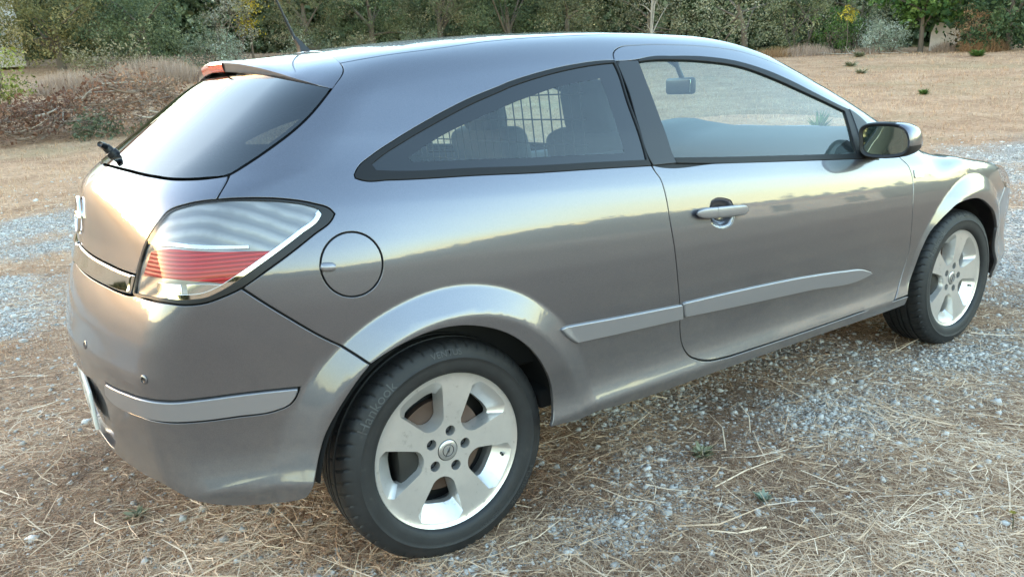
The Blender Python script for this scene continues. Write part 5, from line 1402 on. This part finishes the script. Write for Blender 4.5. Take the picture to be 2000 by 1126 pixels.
# dry grass clumps
def grass_clump(x, y, w, h, n, label, seed, m_=None):
    rng = np.random.default_rng(seed); z0 = float(ground_z(x, y))
    a = rng.uniform(0, 2 * np.pi, n); r = np.sqrt(rng.random(n)) * w
    px, py = x + r * np.cos(a), y + r * np.sin(a) * .7
    L = h * rng.uniform(.45, 1.1, n) * (1 - .55 * (r / w) ** 2)
    o = strips('dry_grass_clump', px - x, py - y, ground_z(px, py) - z0, L, rng.uniform(.008, .022, n), np.zeros(n), rng, m_ or DRYG(), label, 'grass', np.clip(rng.normal(.5, .2, n), 0, 1), upright=True, curl=.12)
    o.location = (x, y, z0); del o['kind']; o['group'] = 'clumps of tall dry grass'
    return o
grass_clump(3.6, 26.0, 1.7, .95, 5600, 'tall pale dry grass clump behind the brush pile', 50)
grass_clump(1.2, 25.5, 1.2, .75, 2600, 'lower dry grass clump left of the tall pale one', 51)
grass_clump(9.6, 29.5, 1.0, .55, 1800, 'dry grass clump behind the roof aerial', 52)
grass_clump(27.6, 18.0, 1.3, .55, 2000, 'dry grass clump in front of the mixed shrub', 53)
grass_clump(31.3, 14.2, .7, .5, 1200, 'dry grass clump at the foot of the broken wall', 54)
grass_clump(25.4, 20.6, 1.0, .8, 1800, 'reddish dry grass clump at the olive trunk', 55, LEAF['rusty_dry_leaf'])
grass_clump(26.6, 18.9, 1.5, .45, 2200, 'low tawny grass clump right of the olive trunk', 56, LEAF['rusty_dry_leaf'])
grass_clump(29.6, 16.2, 1.2, .4, 1800, 'low dry grass clump behind the pale stalks', 57)
grass_clump(31.6, 12.9, 1.1, .7, 1800, 'tawny grass clump at the foot of the laurel', 58, LEAF['rusty_dry_leaf'])
# far woodland behind the trees, one mass
def woodland(name, a0, a1, r0, r1, h, n, size, seed, label, m_):
    rng = np.random.default_rng(seed)
    a = np.radians(rng.uniform(a0, a1, n)); r = rng.uniform(r0, r1, n)
    x, y = r * np.sin(a), r * np.cos(a)
    hh = h * (.34 + .66 * S(8, 30, np.degrees(a)) if h > 6 else 1) * (.55 + .75 * fbm(a * 30 * r0 / 40, r * .1, seed, 1.0, 3))
    z = ground_z(x, y) + hh * rng.random(n) ** 1.35
    V, F, k = leaves(np.stack([x, y, z], -1), 3, size * .8, size, rng, aspect=.75)
    o = mesh_np(name, V, F, m_, smooth=False)
    ct = np.repeat(np.clip(rng.normal(.38, .2, n), 0, 1), 12)
    tag(toned(o, ct), label, 'woodland', kind='stuff')
woodland('far_woodland', -6, 76, 40, 48, 9.0, 60000, .36, 60, 'far dark woodland closing off the field', DARKG())
woodland('surrounding_treeline', 76, 354, 62, 78, 5.0, 60000, .8, 61, 'low treeline around the rest of the field', leaf_mat('treeline_leaf', [(0.031, 0.039, 0.018), (0.070, 0.076, 0.034), (0.124, 0.124, 0.061), (0.202, 0.179, 0.101)]))
# ------------------------------------------------------------------ brush pile
def brush_pile():
    rng = np.random.default_rng(70); x0, y0 = 1.1, 16.6; z0 = float(ground_z(x0, y0))
    root = empty('brush_pile', (x0, y0, z0))
    tag(root, 'long pile of cut branches with rusty dead leaves on the field', 'brush pile')
    def top(u, v): return (.95 + .25 * np.sin(u * 1.7 + .6)) * np.clip(1 - (u / 3.6) ** 2, 0, 1) ** .5 * np.clip(1 - (v / 1.7) ** 2, 0, 1) ** .6
    wood = simple('dry_branch_wood', (.17, .115, .08), .9); pale = simple('pale_branch_wood', (.40, .33, .26), .85)
    for i in range(95):
        u, v = rng.uniform(-3.3, 3.1), rng.uniform(-1.4, 1.0)
        h = float(top(u, v)); zc = h * rng.uniform(.35, 1.0)
        L = rng.uniform(.5, 1.5); a = rng.normal(.0, .9); t = np.linspace(-.5, .5, 7)[:, None]
        d = np.array([math.cos(a), math.sin(a) * .6, rng.normal(.05, .22)]); k = rng.normal(0, .12, 3)
        P = np.array([u, v, zc]) + d * L * t + k * (t * t - .1) * 2
        P[:, 2] += np.array([float(ground_z(x0 + p[0], y0 + p[1])) - z0 for p in P])
        V, F = tube_np(P, rng.uniform(.010, .030) * np.linspace(1, .4, 7), 6)
        mesh_np('branch', V, F, pale if rng.random() < .3 else wood, root)
    n = 5200
    u, v = rng.uniform(-3.5, 3.3, n), rng.uniform(-1.6, 1.3, n); zz = top(u, v) * rng.random(n) ** .7 + ground_z(x0 + u, y0 + v) - z0
    L = rng.uniform(.15, .6, n)
    o = strips('twigs', u, v, zz, L, rng.uniform(.006, .014, n), np.zeros(n), rng, var_mat('brown_twigs', [(.08, .05, .035), (.17, .11, .08), (.30, .21, .15), (.48, .38, .29)], None, .9), None, None, np.clip(rng.normal(.42, .22, n), 0, 1), upright=True, curl=.5, prange=(-.1, .75))
    o.parent = root; o['kind'] = 'stuff'
    m = 300; u, v = rng.uniform(-3.5, 3.2, m), rng.uniform(-1.6, .9, m)
    cc = np.stack([u, v, top(u, v) * rng.uniform(.4, 1.05, m) + ground_z(x0 + u, y0 + v) - z0 + .03], -1)
    V, F, n = leaves(cc, 22, .12, .075, rng, .4, .55)
    o = mesh_np('dead_leaves', V, F, var_mat('dead_leaf', [(.12, .055, .035), (.23, .115, .07), (.34, .20, .125), (.42, .29, .20)], None, .8, .2), root, smooth=False)
    toned(o, np.repeat(np.repeat(np.clip(rng.normal(.35 + .3 * np.sin(u * 1.3), .15, m), 0, 1), 22), 4)); o['kind'] = 'stuff'
    cc = np.stack([rng.normal(-.2, .35, 26), rng.normal(-1.35, .15, 26), rng.uniform(.08, .42, 26)], -1); cc[:, 2] += ground_z(x0 + cc[:, 0], y0 + cc[:, 1]) - z0
    V, F, n = leaves(cc, 36, .10, .07, rng, 0, .5)
    o = mesh_np('green_shoots', V, F, LEAF['sage_bush_leaf'], root, smooth=False); toned(o, np.full(len(V), .3)); o['kind'] = 'stuff'
brush_pile()

# ------------------------------------------------------------------ small weeds on the field
def weed(x, y, r, h, n, label, m_, seed, name='weed', size=.05):
    rng = np.random.default_rng(seed); z0 = float(ground_z(x, y))
    n = n * 2; a = rng.uniform(0, 2 * np.pi, n); e = rng.uniform(.1, 1.0, n) * math.atan2(h, r * .5)
    L = np.minimum(r / np.maximum(np.cos(e), .3), math.hypot(r, h)) * rng.uniform(.35, 1.0, n)
    d = np.stack([np.cos(a) * np.cos(e), np.sin(a) * np.cos(e), np.sin(e)], -1); sdv = np.stack([-np.sin(a), np.cos(a), rng.normal(0, .4, n)], -1)
    w_ = np.minimum(size * .5, L * .3)[:, None]; L = L[:, None]; z_ = np.array([0, 0, .003])
    V = np.stack([z_ + d * 0, d * L * .55 + sdv * w_ * .5 + z_, d * L * np.array([1, 1, .85]) + z_, d * L * .55 - sdv * w_ * .5 + z_], 1).reshape(-1, 3)
    F = np.arange(n * 4).reshape(n, 4)
    V[:, 2] = np.maximum(V[:, 2], .002)
    o = mesh_np(name, V, F, m_, smooth=False); toned(o, np.repeat(np.clip(rng.normal(.5, .2, len(V) // 4), 0, 1), 4))
    o.location = (x, y, z0); tag(o, label, 'weed', 'green weeds on the dry field'); return o
weed(28.4, 11.6, .34, .25, 170, 'green weed patch in front of the dark laurel', LEAF['bright_fig_leaf'], 80, size=.09)
weed(15.6, 6.45, .15, .12, 110, 'small green weed on the field right of the windscreen pillar', LEAF['bright_fig_leaf'], 81)
weed(22.7, 12.8, .32, .16, 44, 'dusty green weed on the middle of the field', OLIVE(), 82, size=.08)
weed(20.5, 11.0, .28, .14, 40, 'second dusty weed on the middle of the field', OLIVE(), 83, size=.07)
weed(26.6, 15.0, .26, .2, 130, 'dark green weed near the silver bushes', OLIVE(), 84, size=.08)
weed(9.8, 4.9, .22, .42, 70, 'leafy green weed standing beyond the bonnet', LEAF['bright_fig_leaf'], 85, size=.06)
weed(6.9, 6.4, .55, .40, 130, 'broad green weed patch seen through the side window', LEAF['bright_fig_leaf'], 86, size=.07)
weed(.93, -.87, .055, .035, 46, 'small grey green weed in the gravel beside the sill', LEAF['olive_leaf'], 87, size=.022)
weed(.86, -1.18, .035, .025, 30, 'tiny pale green rosette in the foreground straw', LEAF['silver_leaf'], 88, size=.02)
weed(-.72, -.02, .05, .02, 24, 'tiny green weed in the straw behind the bumper', LEAF['olive_leaf'], 89, size=.02)
# yellow flower at the right edge
fl = empty('yellow_flower', (1.245, -1.70, 0)); tag(fl, 'single small yellow flower at the right edge of the straw', 'flower')
V, F = tube_np([(0, 0, 0), (.004, .003, .03), (.002, .006, .055)], .0011, 6); mesh_np('stem', V, F, LEAF['bright_fig_leaf'], fl)
for k in range(7):
    a = k * 2 * math.pi / 7; d = np.array([math.cos(a), math.sin(a), .25]); s_ = np.array([-math.sin(a), math.cos(a), 0]); c = np.array([.002, .006, .055])
    mesh_np('petal', [c, c + d * .006 + s_ * .0032, c + d * .011, c + d * .006 - s_ * .0032], [(0, 1, 2, 3)], LEAF['yellow_leaf'], fl)

# ------------------------------------------------------------------ buildings
PLASTER = simple('white_plaster', (.62, .58, .53), .9)
def plaster(name, base):
    m_, nt, b = mat(name)
    P = node(nt, 'ShaderNodeNewGeometry').outputs['Position']
    n = noise(nt, 2.5, 6, .7, P)
    c = ramp(nt, n.outputs[0], [(.3, tuple(v * .72 for v in base)), (.6, base)])
    nt.links.new(c.outputs[0], b.inputs['Base Color']); setp(b, Roughness=.92); return m_
PL = plaster('weathered_plaster', (.64, .60, .55)); PL2 = plaster('pinkish_concrete', (.72, .62, .56))
TILE = simple('clay_roof_tile', (.36, .16, .10), .85); SHUT = simple('teal_shutter', (.16, .36, .38), .6); PANE = simple('dark_pane', (.03, .04, .05), .08)
def house(name, x, y, w, d, h, rz, label, roof_h=1.3, wall=None, wins=()):
    root = empty(name, (x, y, float(ground_z(x, y)) - .1)); root.rotation_euler.z = rz; tag(root, label, 'house')
    bm = bmesh.new(); add_box(bm, (0, 0, h / 2), (w, d, h), .02); bm_obj('wall', bm, wall or PL, root)
    e = .35; A = [(-w / 2 - e, -d / 2 - e, h + .02), (w / 2 + e, -d / 2 - e, h + .02), (w / 2 + e, d / 2 + e, h + .02), (-w / 2 - e, d / 2 + e, h + .02), (-w / 2 - e, 0, h + roof_h), (w / 2 + e, 0, h + roof_h)]
    B = [(p[0], p[1], p[2] - .12) for p in A]
    F = [(0, 1, 5, 4), (2, 3, 4, 5), (6, 10, 11, 7), (8, 11, 10, 9), (0, 6, 7, 1), (2, 8, 9, 3), (1, 7, 11, 5), (5, 11, 8, 2), (0, 4, 10, 6), (4, 3, 9, 10)]
    mesh_np('roof', np.array(A + B), F, TILE, root, smooth=False)
    for (wx, wz, ww, wh, sh) in wins:
        bm = bmesh.new(); add_box(bm, (wx, -d / 2 - .015, wz), (ww + .16, .07, wh + .16), .01); f = bm_obj('window_frame', bm, PLASTER, root)
        bm = bmesh.new(); add_box(bm, (wx, -d / 2 - .055, wz), (ww, .03, wh), .004); bm_obj('pane', bm, SHUT if sh else PANE, f)
    return root
house('small_house', -2.55, 37.5, 6.0, 5.0, 3.4, .0, 'white plastered house with a teal window at the left edge', wins=((2.05, 1.75, .62, 1.15, True), (-1.2, 1.6, .8, 1.1, False)))
house('field_house', 46, -33, 9, 7, 3.0, math.radians(232), 'low white house far beyond the front of the car', wins=((-3, 1.7, 1.2, 1.2, False), (1.5, 1.7, 1.2, 1.2, False)))
# broken concrete wall by the fig tree
bm = bmesh.new()
prof = [(-.55, 0), (.60, 0), (.56, .70), (.40, 1.05), (.18, .92), (-.08, 1.25), (-.35, 1.2), (-.5, .85)]
f0 = [bm.verts.new((px, -.11, pz - .1)) for px, pz in prof]; f1 = [bm.verts.new((px, .11, pz - .1)) for px, pz in prof]
bm.faces.new(f0); bm.faces.new(f1[::-1])
for i in range(len(prof)): bm.faces.new((f0[i], f0[(i + 1) % 8], f1[(i + 1) % 8], f1[i]))
bw_ = bm_obj('broken_wall', bm, PL2); bw_.location = (32.1, 14.75, float(ground_z(32.1, 14.75))); bw_.rotation_euler.z = math.radians(-62)
tag(bw_, 'broken pinkish concrete wall between the fig tree and dry shrub', 'wall')
# pale dry stalks cut and left on the field edge
rng = np.random.default_rng(91)
for i in range(5):
    x, y = 27.4 + i * .38, 16.6 - i * .5 + rng.normal(0, .1); z = float(ground_z(x, y)); L = rng.uniform(.6, 1.4); a = rng.uniform(0, 3.1)
    V, F = tube_np([(-L / 2 * math.cos(a), -L / 2 * math.sin(a), .03), (0, 0, .06), (L / 2 * math.cos(a), L / 2 * math.sin(a), rng.uniform(.05, .4))], [.014, .012, .007], 6)
    o = mesh_np('fallen_stalk', V, F, PALE_BARK); o.location = (x, y, z)
    tag(o, '%s pale fallen stalk in front of the silver bushes' % ('leftmost', 'second', 'middle', 'fourth', 'rightmost')[i], 'stalk', 'pale fallen stalks')
